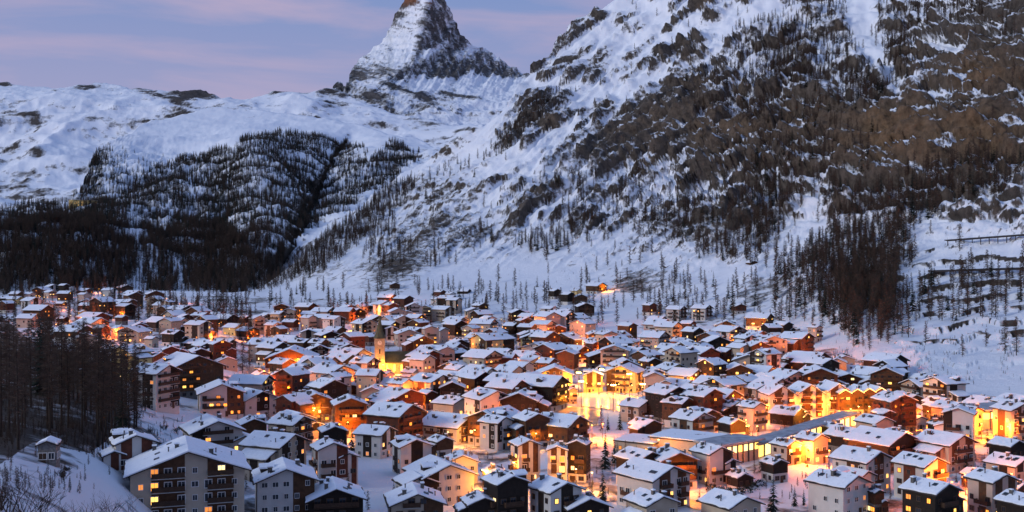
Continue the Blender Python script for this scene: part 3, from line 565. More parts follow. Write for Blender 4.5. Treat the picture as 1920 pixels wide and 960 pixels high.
M_RAIL = mat('balcony_boards', (.050, .026, .015), .8, .3, 2); M_SLAB = mat('concrete', (.33, .32, .30), .85, .12, 1, .2, 6)
M_FRAMEW = mat('window_frame_white', (.62, .60, .57), .6); M_FRAMEB = mat('window_frame_brown', (.08, .045, .025), .6)
PANES = [mat('pane_dark', (.018, .022, .030), .12, spec=.5)] + [mat('pane_' + nme, c, .4, emit=c, estr=s) for nme, c, s in
         (('amber', (1, .36, .05), 2.0), ('yellow', (1, .56, .12), 2.6), ('pale', (1, .70, .30), 2.2), ('dim', (1, .33, .06), .9))]
M_DOOR = mat('door_wood', (.06, .032, .018), .7, .2, 2); M_SHUT = mat('shutter', (.05, .03, .02), .8)
M_LAMP = mat('lamp_glow', (1, .55, .15), .5, emit=(1, .50, .12), estr=14); M_LAMPY = mat('lamp_glow_yellow', (1, .8, .4), .5, emit=(1, .74, .28), estr=14)
M_POST = mat('lamp_post', (.05, .05, .055), .5, metal=.5); M_STRING = mat('light_string', (1, .6, .25), .5, emit=(1, .50, .16), estr=4)
def bars(mb, m=0):
    f = .09
    mb.box(-.5, .5, -.10, .02, -.5, -.5 + f, m); mb.box(-.5, .5, -.10, .02, .5 - f, .5, m); mb.box(-.5, -.5 + f, -.097, .02, -.5 + f, .5 - f, m); mb.box(.5 - f, .5, -.097, .02, -.5 + f, .5 - f, m)
    mb.box(-.025, .025, -.08, .02, -.5 + f, .5 - f, m)
WM = {}
def win_meshes(fr, pk):
    k = (fr, pk)
    if k not in WM:
        fm = M_FRAMEW if fr == 'w' else M_FRAMEB
        a = MB(); bars(a); b = MB(); b.box(-.42, .42, -.04, .01, -.42, .42)
        c = MB(); bars(c); c.box(-.42, .42, -.04, .01, -.42, .42, 1)
        WM[k] = (a.mesh('window', fm), b.mesh('pane', PANES[pk]), c.mesh('window', [fm, PANES[pk]]))
    return WM[k]
_ch = MB(); _ch.box(-.35, .35, -.35, .35, -1.2, .9); _ch.box(-.45, .45, -.45, .45, .9, 1.0); _ch.box(-.43, .43, -.43, .43, 1.0, 1.22, 1); CHIM = _ch.mesh('chimney', [M_CHIM, M_SNOW])
_ch = MB(); _ch.tube((0, 0, -.8), (0, 0, .8), .13, .13, 8); _ch.tube((0, 0, .8), (0, 0, .95), .2, .16, 8); VENT = _ch.mesh('vent_pipe', M_METAL)
_ch = MB(); _ch.box(-.5, .5, -.65, .65, -.25, .06); _ch.box(-.4, .4, -.55, .55, .06, .075, 1); SKYL = _ch.mesh('skylight', [M_METAL, PANES[0]])
_ch = MB(); _ch.box(-.5, .5, -.06, .02, 0, 2.05); _ch.box(-.42, .42, -.08, -.06, .1, 1.95, 1); DOOR = _ch.mesh('door', [M_FRAMEB, M_DOOR])

HOUSES = []   # dicts used for the labels and for keeping lamps out of walls
def roof_parts(root, W, L, He, tanp, ov, lod, rn, x0=0, y0=0, z0=0, bare=False, chim=True, rm=None):
    Hr = He + W / 2 * tanp; y1, y2 = y0 - L / 2 - ov, y0 + L / 2 + ov; xe = W / 2 + ov; ze = He - ov * tanp
    mb = MB(); t = .26
    for s in (-1, 1):
        a = [(x0, y1, z0 + Hr + .03), (x0 + s * xe, y1, z0 + ze + .03), (x0 + s * xe, y1, z0 + ze + t), (x0, y1, z0 + Hr + t)]
        b = [(x, y2, z) for (x, y, z) in a]; mb.prism(a, b) if s > 0 else mb.prism(b, a)
    roof = mb.build('roof', rm or M_EDGE, root)
    if not bare:
        mb = MB(); nx, ny = (4, 7) if lod else (2, 4); th = rn.uniform(.22, .38); ph = rn.uniform(0, 50)
        for s in (-1, 1):
            g = []
            for j in range(ny + 1):
                row = []
                for i in range(nx + 1):
                    u, v = i / nx, j / ny
                    je = rn.uniform(.0, .35) if i == nx else 0; jy = rn.uniform(.0, .25) * (1 if j == 0 else -1) if j in (0, ny) else 0
                    x = s * (u * (xe - .06 - je) + (0 if i else 0)); y = y1 + .04 + v * (y2 - y1 - .08) + jy
                    zz = Hr - abs(x) * tanp + t + (th + rn.uniform(-.06, .08)) * (1 if 0 < j < ny and i < nx else .75)
                    row.append((x0 + x, y, z0 + zz))
                g.append(row)
            if s < 0: ctr = [r[0] for r in g]
            else:
                for j in range(ny + 1): g[j][0] = ctr[j]
            for j in range(ny):
                for i in range(nx):
                    q = (g[j][i], g[j][i + 1], g[j + 1][i + 1], g[j + 1][i]); mb.quad(*(q if s > 0 else q[::-1]))
            dn = lambda p: (p[0], p[1], z0 + Hr - abs(p[0] - x0) * tanp + t - .02)
            for j in range(ny): mb.quad(g[j][nx], dn(g[j][nx]), dn(g[j + 1][nx]), g[j + 1][nx])
            for e in (0, ny):
                for i in range(nx): mb.quad(g[e][i], dn(g[e][i]), dn(g[e][i + 1]), g[e][i + 1])
        mb.build('snow_cover', M_SNOW, roof)
    if chim:
        for k in range(rn.choice([1, 1, 2, 2, 3]) if lod else 1):
            s = rn.choice((-1, 1)); x = s * rn.uniform(.06, .30) * W; y = rn.uniform(-.36, .36) * L
            put('chimney', CHIM, roof, (x0 + x, y0 + y, z0 + Hr - abs(x) * tanp + .45), 0, (rn.uniform(.8, 1.5), rn.uniform(.8, 1.3), rn.uniform(.8, 1.3)))
        for k in range(rn.choice([2, 3, 4]) if lod == 2 else rn.choice([0, 1, 2])):
            s = rn.choice((-1, 1)); x = s * rn.uniform(.15, .42) * W; y = rn.uniform(-.42, .42) * L
            put('vent_pipe', VENT, roof, (x0 + x, y0 + y, z0 + Hr - abs(x) * tanp + .6))
        if lod == 2:
            for k in range(rn.choice([2, 3, 4, 6])):
                s = rn.choice((-1, 1)); x = s * rn.uniform(.15, .36) * W; y = rn.uniform(-.4, .4) * L
                o = put('skylight', SKYL, roof, (x0 + x, y0 + y, z0 + Hr - abs(x) * tanp + t + .42)); o.rotation_euler = (0, math.atan(tanp) * s, 0); o.scale = (1.1, .85, 1)
    return roof
def pent(mb, W, L, z0, He, Hr, e=0, m=0, x0=0, y0=0):
    a = [(x0 - W / 2 - e, y0 - L / 2 - e, z0), (x0 + W / 2 + e, y0 - L / 2 - e, z0), (x0 + W / 2 + e, y0 - L / 2 - e, He), (x0, y0 - L / 2 - e, Hr), (x0 - W / 2 - e, y0 - L / 2 - e, He)]
    mb.prism(a[::-1], [(x, y0 + L / 2 + e, z) for (x, y, z) in a][::-1], m)
def module(root, W, L, He, tanp, style, lit, lod, rn, view, x0=0, y0=0, z0=0, roof='gable', bal=None, ov=None, bare=False, chim=True, litpane=None, nobal=False):
    """one gabled block under a house's root; view = local direction to the viewpoint, faces turned away stay blank"""
    Hr = He + (W / 2 * tanp if roof == 'gable' else 0); ov = ov if ov is not None else min(1.2, .07 * W + .2)
    base = style[0]; tim = style[1] if len(style) > 1 and style[1] in 'dbr' else None
    plaster = PL.get(base) or PL['w']
    if base in 'dbr': tim = base; plaster = PL['w'] if rn.random() < .6 else PL['s']
    mb = MB()
    if roof == 'gable': pent(mb, W, L, z0 - 4, z0 + He, z0 + Hr, 0, 0, x0, y0)
    else: mb.box(x0 - W / 2, x0 + W / 2, y0 - L / 2, y0 + L / 2, z0 - 4, z0 + He)
    mb.build('wall', plaster, root)
    st = 2.75; ns = max(1, int((He - .3) / st)); h1 = st if base in 'dbr' else He
    if base in 'dbr':
        mb = MB(); h1 = z0 + (st if He > 5 else .6)
        if roof == 'gable': pent(mb, W, L, h1, z0 + He - .01, z0 + Hr - .02, .05, 0, x0, y0)
        else: mb.box(x0 - W / 2 - .05, x0 + W / 2 + .05, y0 - L / 2 - .05, y0 + L / 2 + .05, h1, z0 + He - .01)
        mb.build('timber_cladding', TI[base], root)
    elif (tim or 'A' in style) and roof == 'gable':                                  # boarded strips on the gable
        top = lambda x: z0 + He + (W / 2 - abs(x)) * tanp - .06
        strips = [(-.32, -.03), (.17, .40)] if 'A' in style else rn.choice([[(-.5, -.2)], [(.12, .5)], [(-.38, -.1), (.14, .42)], [(-.16, .22)]]); zb = z0 + rn.choice([.6, 2.7, 2.7])
        for a, b in strips:
            mb = MB(); xa, xb = a * W, b * W; pts = [(xa, zb), (xb, zb), (xb, top(xb))] + ([(0, top(0))] if xa < 0 < xb else []) + [(xa, top(xa))]
            mb.prism([(x0 + x, y0 - L / 2 + .02, z) for x, z in pts][::-1], [(x0 + x, y0 - L / 2 - .06, z) for x, z in pts][::-1]); mb.build('timber_cladding', TI[tim or 'b'] if 'A' not in style else TI['b'], root)
        if tim and rn.random() < .7:
            for s in (-1, 1):
                a = rn.uniform(-.45, -.1) * L; b = a + rn.uniform(.25, .4) * L
                mb = MB(); xx = x0 + s * W / 2; mb.box(min(xx, xx + s * .06), max(xx, xx + s * .06), y0 + a, y0 + b, z0 + .5, z0 + He - .05); mb.build('timber_cladding', TI[tim], root)
    if roof == 'gable': roof_parts(root, W, L, He, tanp, ov, lod, rn, x0, y0, z0, bare, chim)
    else:
        mb = MB(); mb.box(x0 - W / 2 - .5, x0 + W / 2 + .5, y0 - L / 2 - .5, y0 + L / 2 + .5, z0 + He + .003, z0 + He + .4); r_ = mb.build('roof', M_EDGE, root)
        mb = MB(); n = 6
        hs = [[rn.uniform(.22, .34) for i in range(n + 1)] for j in range(n + 1)]
        P = lambda i, j, q: (x0 + (-W / 2 - .42 + (W + .84) * i / n), y0 + (-L / 2 - .42 + (L + .84) * j / n), z0 + He + .4 + q)
        for i in range(n):
            for j in range(n): mb.quad(P(i, j, hs[i][j]), P(i + 1, j, hs[i + 1][j]), P(i + 1, j + 1, hs[i + 1][j + 1]), P(i, j + 1, hs[i][j + 1]))
        for i in range(n):
            mb.quad(P(i, 0, -.01), P(i + 1, 0, -.01), P(i + 1, 0, hs[i + 1][0]), P(i, 0, hs[i][0])); mb.quad(P(i + 1, n, -.01), P(i, n, -.01), P(i, n, hs[i][n]), P(i + 1, n, hs[i + 1][n]))
            mb.quad(P(0, i + 1, -.01), P(0, i, -.01), P(0, i, hs[0][i]), P(0, i + 1, hs[0][i + 1])); mb.quad(P(n, i, -.01), P(n, i + 1, -.01), P(n, i + 1, hs[n][i + 1]), P(n, i, hs[n][i]))
        mb.build('snow_cover', M_SNOW, r_)
        if chim:
            for k in range(2): put('chimney', CHIM, r_, (x0 + rn.uniform(-.3, .3) * W, y0 + rn.uniform(-.3, .3) * L, z0 + He + 1))
    fr = 'b' if base in 'dbr' else rn.choice('wwb')
    def pane():
        if rn.random() < lit: return litpane if litpane and rn.random() < .8 else rn.choice((1, 1, 2, 2, 3, 4, 4))
        return 0
    faces = [((0, -1), W, L / 2, 0), ((1, 0), L, W / 2, math.pi / 2), ((-1, 0), L, W / 2, -math.pi / 2)]
    for fi, (nrm, wd, off, rz) in enumerate(faces):
        if nrm[0] * view[0] + nrm[1] * view[1] < .12: continue
        gab = fi == 0 and roof == 'gable'
        hasbal = (bal if bal is not None else (.75 if fi == 0 else .3)) > rn.random() and not nobal and ns > 1
        pitchw = (2.5 if lod == 2 else 2.9) if lod else 3.4
        nc = max(2, int(wd / pitchw)); ux, uy = -nrm[1], nrm[0]
        out = off + .055
        bands = []
        if 'A' in style: bands = [(-.32, -.03), (.17, .40)]
        elif hasbal: bands = [rn.choice([(-.42, .42), (-.42, .05), (-.1, .44), (-.3, .3)])]
        rows = ns + (1 if gab and W * tanp / 2 > 1.9 else 0)
        for k in range(rows):
            zc = z0 + .35 + k * st + 1.15; dk = .0
            for c in range(nc):
                u = ((c + .5) / nc - .5) * wd * .94
                lim = z0 + He + ((W / 2 - abs(u)) * tanp if gab else 0) - .35
                wh = 1.25; ww = 1.05 if rn.random() < .75 else 1.5
                if zc + wh / 2 > lim: continue
                if rn.random() < (.14 if lod else .3): continue
                inb = any(a * wd < u < b * wd for a, b in bands) and k > 0
                if inb: wh, ww = 1.85, 1.6
                zz = zc - (.12 if inb else 0)
                pk = pane(); m3 = win_meshes(fr, pk)
                loc = (x0 + nrm[0] * out + ux * u, y0 + nrm[1] * out + uy * u, zz)
                if lod == 2:
                    o = put('window', m3[0], root, loc, rz, (ww, 1, wh)); put('pane', m3[1], o)
                else: put('window', m3[2], root, loc, rz, (ww, 1, wh))
            for a, b in bands:
                if k == 0: continue
                zf = z0 + .35 + k * st
                ua, ub = a * wd, b * wd
                if gab:
                    mx = W / 2 - max(0, (zf + 1.3 - z0 - He)) / tanp - .3; ua, ub = max(ua, -mx), min(ub, mx)
                    if ub - ua < 1.5: continue
                elif zf + 1 > z0 + He: continue
                mb = MB(); dp = 1.15; um = (ua + ub) / 2; hw = (ub - ua) / 2
                mb.box(-hw, hw, -dp, 0, -.16, 0, 1 if 'A' in style or base not in 'dbr' else 0)
                mb.box(-hw, hw, -dp, -dp + .07, .08, 1.0); mb.box(-hw, -hw + .07, -dp + .072, 0, .08, .98); mb.box(hw - .07, hw, -dp + .072, 0, .08, .98)
                mb.box(-hw - .03, hw + .03, -dp - .03, -dp + .1, 1.0, 1.07)
                for q in (-hw + .1, 0, hw - .1): mb.box(q - .05, q + .05, -dp + .08, -dp + .16, 0, 1.0)
                mb.build('balcony', [M_RAIL if base not in 'br' else TI[base], M_SLAB], root, (x0 + nrm[0] * (off + .01) + ux * um, y0 + nrm[1] * (off + .01) + uy * um, zf), rz)
        if fi == 0 and lod:
            put('door', DOOR, root, (x0 + nrm[0] * out + ux * rn.uniform(-.3, .3) * wd, y0 + nrm[1] * out, z0 + .02), rz)
def local_view(loc, rot):
    v = Vector((-loc[0], -loc[1], 0)).normalized(); c, s = math.cos(-rot), math.sin(-rot); return (v.x * c - v.y * s, v.x * s + v.y * c)
def new_root(name, loc, rot):
    r = bpy.data.objects.new(name, None); COL.objects.link(r); r.location = loc; r.rotation_euler = (0, 0, rot); r.empty_display_size = .5; return r
def house(px, py, wp, hp, th=0, style='w', lit=.15, ratio=1.0, tanp=.40, roof='gable', label=None, name=None, cat=None, group=None, seed=None, at=None, dims=None, **kw):
    rn = random.Random(seed if seed is not None else int(px * 131 + py * 17))
    p = Vector(at) if at else gpt(px, py); d = p.y
    if at: px, py = to_px(p)
    a, c = abs(math.sin(R(th))), abs(math.cos(R(th)))
    if dims: W, L, He = dims; Hr = He + W / 2 * tanp
    else:
        s = max(wp * d / F - 1.4, 3.5); W = s / (c + ratio * a); L = ratio * W
        Hr = hp * d / F * .97; He = max(Hr - (W / 2 * tanp if roof == 'gable' else 0), 2.9)
    rot = R(th) - math.atan2(p.x, p.y)
    back = (L / 2 * c + W / 2 * a) if not at else 0
    u = Vector((p.x, p.y, 0)).normalized(); loc = p + u * back
    lod = 2 if d < 400 else 1 if d < 680 else 0
    nm = name or {'d': 'timber_chalet', 'b': 'timber_chalet', 'r': 'timber_chalet', 's': 'stone_hut'}.get(style[0], 'plaster_house' if 'A' not in style else 'apartment_house')
    root = new_root(nm, loc, rot)
    module(root, W, L, He, tanp, style, lit, lod, rn, local_view(loc, rot), roof=roof, **kw)
    if roof == 'gable' and not kw and 'A' not in style and style != 's' and rn.random() < .38 and lod:          # a lower wing or a cross gable
        sd = rn.choice((-1, 1)); module(root, W * rn.uniform(.5, .65), L * rn.uniform(.55, .8), He * rn.uniform(.55, .85), tanp, style, lit, lod, rn, local_view(loc, rot), x0=sd * W * .55, y0=-L * rn.uniform(.0, .2), chim=False, nobal=True)
    if roof == 'gable' and lod and rn.random() < .4 and W > 7:
        sd = rn.choice((-1, 1)); yy = rn.uniform(-.25, .25) * L; x1 = sd * W * .30; zb = He + (W / 2 - abs(x1)) * tanp
        mb = MB(); pent(mb, 2.4, 3.0, zb - 1, zb + 1.1, zb + 1.6); dm = mb.build('dormer', M_EDGE, root, (x1, yy, 0), R(90) * sd)
        mb = MB(); mb.prism([(-1.6, -1.9, zb + 1.02), (0, -1.9, zb + 1.72), (1.6, -1.9, zb + 1.02), (1.6, 1.5, zb + 1.02), (0, 1.5, zb + 1.72), (-1.6, 1.5, zb + 1.02)][:3] , [(-1.5, -1.85, zb + 1.3), (0, -1.85, zb + 2.0), (1.5, -1.85, zb + 1.3)])
        mb = MB()
        for q in (-1, 1):
            a_ = [(0, -1.9, zb + 1.65), (q * 1.6, -1.9, zb + .95), (q * 1.6, -1.9, zb + 1.3), (0, -1.9, zb + 2.0)]; b_ = [(x, 1.5, z) for x, y, z in a_]; mb.prism(a_, b_) if q > 0 else mb.prism(b_, a_)
        mb.build('snow_cover', M_SNOW, dm)
        put('window', win_meshes('b', 0)[2], dm, (0, -1.53, zb + .62), 0, (1.3, 1, .8))
    root['category'] = cat or {'timber_chalet': 'chalet', 'stone_hut': 'hut', 'apartment_house': 'apartments'}.get(nm, 'house')
    if label: root['label'] = label
    if group: root['group'] = group
    HOUSES.append(dict(o=root, px=px, py=py - hp * .5 if hp else py, loc=loc, W=W, L=L, rot=rot, He=He, style=style, lit=lit, st=max(1, int((He - .3) / 2.75)), roof=roof, th=th, label=label, name=nm, rad=.5 * max(W, L)))
    return root

# ------------------------------------------------------------------ the buildings one can pick out, from the front to the back
# (px, py of the foot, width, height, turn of the gable, style, share of lit windows)
HL = [
 (350, 1000, 224, 156, 2, 'cdA', .38), (92, 872, 50, 44, -12, 's', 0), (250, 904, 92, 88, 8, 'wr', .12), (398, 874, 120, 84, 12, 'wd', .06), (413, 782, 92, 62, 4, 'wb', .3), (290, 772, 98, 86, 48, 'wd', .2), (352, 748, 138, 80, 22, 'b', .35), (246, 714, 78, 64, -48, 'y', .15),
 (472, 838, 62, 52, 10, 'b', .3), (515, 908, 130, 88, 52, 'cd', .4), (533, 990, 124, 112, 4, 'wb', .1), (618, 918, 78, 88, 14, 'wr', .15), (624, 856, 60, 56, 10, 'd', .1), (545, 850, 90, 66, 50, 'cb', .15), (588, 794, 74, 56, 8, 'bA', .35), (655, 820, 72, 74, 6, 'b', .2),
 (704, 862, 86, 58, 58, 'wd', .35), (772, 895, 84, 70, 16, 'wd', .06), (826, 862, 56, 40, 30, 'b', .1), (846, 836, 124, 52, 55, 'wdA', .25), (930, 846, 70, 62, 50, 'wd', .2), (778, 804, 52, 36, 18, 'd', .1), (866, 908, 70, 54, 4, 'w', .12), (825, 952, 140, 78, 20, 'wd', .12),
 (778, 1000, 118, 74, 6, 'cb', .05), (627, 1000, 118, 84, 4, 'd', .12), (928, 922, 58, 42, 14, 'y', .1), (902, 1000, 82, 66, 12, 'd', .05), (948, 1000, 96, 106, 26, 'd', .06), (1042, 1000, 110, 92, 34, 'wd', .12),
 (985, 906, 66, 80, 20, 'wdA', .4), (1045, 908, 46, 72, 0, 'wA', .85), (1086, 908, 52, 82, -14, 'd', .12), (1052, 846, 110, 62, 58, 'b', .2), (992, 800, 74, 52, 50, 'c', .3), (1200, 920, 100, 70, 40, 'd', .15), (1262, 922, 100, 72, 20, 'd', .2), (1334, 912, 84, 72, 40, 'wd', .25),
 (1225, 965, 150, 86, 44, 'wdA', .2), (1252, 800, 92, 74, 38, 'd', .08), (1312, 790, 80, 56, 30, 'd', .15), (1318, 816, 70, 46, 44, 'd', .08), (1372, 800, 62, 46, 40, 'd', .08), (1338, 764, 80, 54, 52, 'k', .1), (1210, 830, 68, 40, 42, 'd', .1), (1298, 826, 86, 50, 46, 'wb', .15),
 (1372, 828, 58, 40, 40, 'd', .15), (1090, 1000, 116, 62, 22, 'd', .05), (1222, 1000, 110, 66, 34, 'c', .05), (1370, 1000, 124, 64, 42, 'c', .05), (1385, 918, 54, 26, 40, 'd', 0), (1410, 812, 60, 56, 50, 'k', .15),
 (1420, 778, 54, 56, 40, 'gdA', .12), (1478, 802, 74, 34, 60, 'd', .05), (1815, 822, 60, 58, 54, 'k', .15), (1852, 788, 92, 38, 48, 'k', .1), (1760, 790, 62, 42, 44, 'b', .2), (1700, 800, 56, 44, 0, 'k', .1), (1700, 772, 84, 30, 34, 'b', .15),
 (1655, 890, 136, 76, 54, 'd', .15), (1615, 930, 116, 80, 54, 'wb', .06), (1725, 942, 104, 82, 54, 'wr', .2), (1772, 890, 114, 72, 52, 'cb', .1), (1572, 975, 122, 80, 54, 'w', .06), (1745, 1000, 112, 90, 54, 'd', .12), (1860, 975, 98, 84, 46, 'kb', .15),
 (1522, 872, 68, 56, 50, 'k', .12), (1474, 874, 64, 46, 48, 'kd', .1), (1452, 908, 58, 44, 40, 'd', .04), (1590, 858, 92, 50, 52, 'd', .15), (1640, 824, 76, 40, 46, 'k', .1), (1757, 826, 40, 34, 30, 'd', .05), (1718, 808, 42, 26, 40, 'w', .2), (1888, 862, 70, 34, 56, 'd', .1), (1895, 905, 96, 44, 54, 'cd', .1),
 (1830, 920, 60, 34, 50, 'b', .15), (1642, 968, 40, 48, 40, 'b', .2), (1915, 1000, 96, 66, 50, 'd', .05), (1905, 940, 60, 30, 50, 'b', .2), (1690, 845, 46, 34, 46, 'r', .2), (1560, 826, 50, 30, 50, 'd', .1),
 # the middle of the village
 (548, 700, 104, 46, -6, 'bA', .45), (624, 686, 44, 32, 60, 'c', .08), (685, 700, 46, 30, 4, 'wd', .15), (657, 656, 30, 20, 10, 'c', .1), (652, 594, 34, 22, 30, 'b', .3), (676, 588, 34, 20, 12, 'r', .35), (705, 586, 34, 18, 30, 'b', .4), (733, 594, 30, 26, 30, 'r', .25), (726, 566, 40, 14, 60, 'r', .4), (740, 546, 22, 16, 10, 'b', .1),
 (825, 562, 24, 18, 50, 'r', .1), (845, 564, 22, 16, 40, 'w', .1), (818, 596, 30, 22, 60, 'wb', .1), (900, 592, 34, 24, 40, 'b', .2), (862, 622, 38, 28, 50, 'y', .35), (878, 640, 28, 26, 20, 'y', .3), (806, 676, 54, 26, 60, 'g', .3), (936, 688, 64, 32, 60, 'gd', .25),
 (752, 764, 56, 52, 48, 'k', .15), (794, 744, 48, 38, 40, 'k', .12), (838, 750, 46, 36, 40, 'd', .06), (892, 736, 46, 40, 46, 'k', .12), (945, 752, 56, 52, 48, 'y', .15), (630, 770, 40, 36, 48, 'c', .08), (596, 768, 40, 32, 50, 'b', .1), (560, 780, 36, 40, 46, 'b', .2), (524, 735, 36, 36, 44, 'r', .3), (488, 726, 36, 28, 34, 'k', .1),
 (672, 752, 40, 34, 46, 'd', .1), (640, 728, 36, 30, 50, 'c', .1), (700, 742, 34, 30, 40, 'k', .1), (728, 722, 26, 24, 30, 'k', .15), (770, 718, 40, 24, 56, 'w', .1), (712, 776, 48, 34, 46, 'kb', .12), (800, 770, 44, 36, 40, 'd', .08), (850, 776, 52, 30, 46, 'k', .1), (880, 768, 36, 26, 40, 'k', .15), (930, 800, 60, 38, 30, 'w', .05), (970, 770, 50, 30, 46, 'k', .15),
 (985, 700, 60, 40, 62, 'k', .35), (990, 624, 40, 36, 52, 'b', .3), (1048, 632, 30, 22, 0, 'b', .5), (1090, 626, 28, 20, 50, 'r', .2), (1112, 674, 32, 34, 46, 'r', .3), (1040, 562, 26, 20, 40, 'd', .05), (1064, 572, 30, 24, 46, 'd', .05), (1080, 562, 24, 20, 50, 'y', .3), (1030, 600, 38, 24, 40, 'd', 0), (1062, 600, 30, 20, 46, 'd', 0), (1096, 594, 40, 26, 14, 'd', .03), (1088, 570, 30, 18, 10, 'b', .1),
 (1118, 552, 42, 22, 50, 'b', .1), (1218, 592, 30, 24, 46, 'r', .15), (1268, 604, 42, 30, 62, 'wdA', .08), (1316, 602, 42, 30, 62, 'wdA', .08), (1232, 624, 42, 30, 60, 'wdA', .1), (1290, 632, 34, 30, 60, 'b', .1), (1222, 646, 34, 26, 30, 'd', .1), (1256, 680, 52, 34, 62, 'gdA', .08), (1204, 678, 42, 22, 40, 'c', .05),
 (1336, 652, 44, 32, 60, 'b', .2), (1398, 660, 56, 36, 58, 'b', .3), (1424, 620, 54, 32, 70, 'bA', .35), (1325, 684, 36, 28, 20, 'd', .1), (1360, 692, 44, 38, 46, 'r', .15), (1386, 590, 30, 20, 20, 'r', 0), (1468, 634, 40, 30, 50, 'd', .2), (1492, 652, 34, 26, 40, 'b', .4), (1528, 642, 30, 32, 56, 'k', .08), (1508, 668, 32, 28, 30, 'b', .4), (1450, 662, 32, 34, 46, 'r', .25),
 (1040, 740, 72, 52, 0, 'yb', .35), (1112, 738, 42, 42, 0, 'yA', .5), (1172, 738, 76, 52, -16, 'yb', .35), (976, 756, 40, 30, 20, 'b', .3), (1001, 754, 30, 36, 6, 'b', .35), (1024, 758, 26, 36, 0, 'b', .3), (1049, 758, 28, 40, 0, 'b', .35), (1072, 758, 26, 30, 20, 'y', .3), (1218, 712, 44, 40, 40, 'b', .3), (1238, 745, 40, 34, 30, 'y', .3),
 (1286, 734, 76, 40, 58, 'yA', .35), (1395, 748, 66, 42, -36, 'd', .15), (1440, 730, 52, 28, 46, 'k', .15), (1330, 705, 50, 24, 40, 'd', .1), (1545, 722, 94, 34, 56, 'r', .25), (1492, 690, 48, 26, 50, 'b', .15), (1660, 712, 84, 46, 56, 'd', .08), (1610, 730, 86, 40, 54, 'd', .08), (1658, 740, 24, 30, 40, 'w', .05), (1686, 742, 34, 26, 60, 'wdA', .08), (1724, 732, 44, 28, 60, 'wd', .1), (1510, 712, 36, 26, 40, 'r', .2), (1466, 705, 40, 22, 50, 'b', .15),
 # hamlet at the far left
 (162, 668, 44, 42, 4, 'c', .02), (155, 604, 22, 22, 20, 'y', .2), (115, 580, 24, 14, 50, 'r', .4), (30, 572, 34, 16, 50, 'y', .4), (95, 560, 28, 16, 30, 'k', .2), (160, 555, 30, 14, 40, 'r', .4), (135, 552, 16, 14, 0, 'w', .1), (55, 562, 24, 14, 50, 'k', .1), (10, 570, 24, 14, 60, 'd', .1), (205, 552, 22, 12, 40, 'd', .1), (235, 550, 30, 16, 20, 'd', .05), (290, 565, 36, 20, 10, 'b', .25), (245, 580, 24, 18, 50, 'd', .05),
 (118, 612, 26, 18, 50, 'd', .2), (110, 636, 40, 20, 40, 'b', .5), (190, 635, 32, 24, 50, 'r', .3), (222, 636, 30, 24, 30, 'k', .4), (262, 628, 32, 22, 8, 'r', .25), (228, 610, 26, 18, 50, 'r', .2), (198, 606, 26, 18, 0, 'd', .05), (325, 652, 46, 32, 46, 'd', .25), (284, 652, 30, 20, 50, 'c', .1), (340, 630, 34, 18, 10, 'd', .1), (385, 640, 44, 22, 20, 'b', .2), (366, 660, 46, 22, 40, 'd', .1), (375, 680, 40, 26, 8, 'd', .3), (400, 684, 60, 28, 8, 'b', .5), (424, 694, 46, 24, 10, 'c', .15), (320, 672, 36, 22, 6, 'r', .2), (340, 674, 28, 18, 6, 'r', .1), (425, 660, 40, 22, 50, 'd', .1), (440, 630, 46, 22, 46, 'y', .25), (465, 640, 46, 26, 40, 'b', .4), (460, 612, 40, 20, 30, 'd', .15), (400, 668, 40, 18, 40, 'd', .1), (290, 688, 50, 26, 40, 'b', .2),
 (850, 458, 40, 9, 80, 'd', 0), (1440, 466, 30, 8, 80, 'd', 0), (1505, 470, 40, 9, 80, 'd', 0), (1410, 505, 26, 16, 30, 'b', 0), (1252, 508, 18, 10, 30, 'd', 0), (870, 552, 28, 9, 70, 'd', 0),
]
KWX = {350: dict(ratio=.8, tanp=.36, ov=1.4), 1424: dict(ratio=1.0)}
for (px, py, wp, hp, th, stl, lit) in HL:
    kw = dict(KWX.get(px, {})) if py != 1000 or px == 350 else {}
    if hp < 12: kw['chim'] = False
    if wp < 34 and stl == 'd' and lit == 0: kw['nobal'] = True
    if stl == 's': kw.update(nobal=True, chim=False)
    house(px, py, wp, hp, th, stl, lit, **kw)
HAND = len(HOUSES)
# ------------------------------------------------------------------ large buildings with a shape of their own
def lod_root(name, px, py, th, label, cat):
    p = gpt(px, py); rot = R(th) - math.atan2(p.x, p.y); r = new_root(name, p, rot); tag(r, label, cat); return r, p, rot
def keepout(p, rot, W, L, px, py): HOUSES.append(dict(o=None, px=px, py=py, loc=Vector(p), W=W, L=L, rot=rot, rad=.5 * max(W, L), label='x'))
# church
r_, p, rot = lod_root('church', 712, 702, 0, 'floodlit stone church with slender green spire and clock faces', 'church')
mb = MB(); mb.box(-2.6, 2.6, -2.6, 2.6, -4, 18.6); mb.box(-2.8, 2.8, -2.8, 2.8, 14.6, 14.9); mb.box(-2.9, 2.9, -2.9, 2.9, 18.6, 18.9); tw = mb.build('tower', M_CH, r_)
mb = MB(); ring = lambda rr, z, n=8: [(rr * math.cos(k * math.pi / 4 + math.pi / 8), rr * math.sin(k * math.pi / 4 + math.pi / 8), z) for k in range(n)]
mb.prism(ring(3.6, 18.9), ring(1.9, 22.3)); mb.prism(ring(1.9, 22.3), ring(.10, 31)); mb.tube((0, 0, 31), (0, 0, 32.4), .07, .05, 6); mb.box(-.45, .45, -.06, .06, 31.7, 31.85); mb.build('spire', M_GREEN, r_)
M_CLK = mat('clock_face', (.70, .66, .52), .6); M_HAND = mat('clock_hands', (.02, .02, .02), .5)
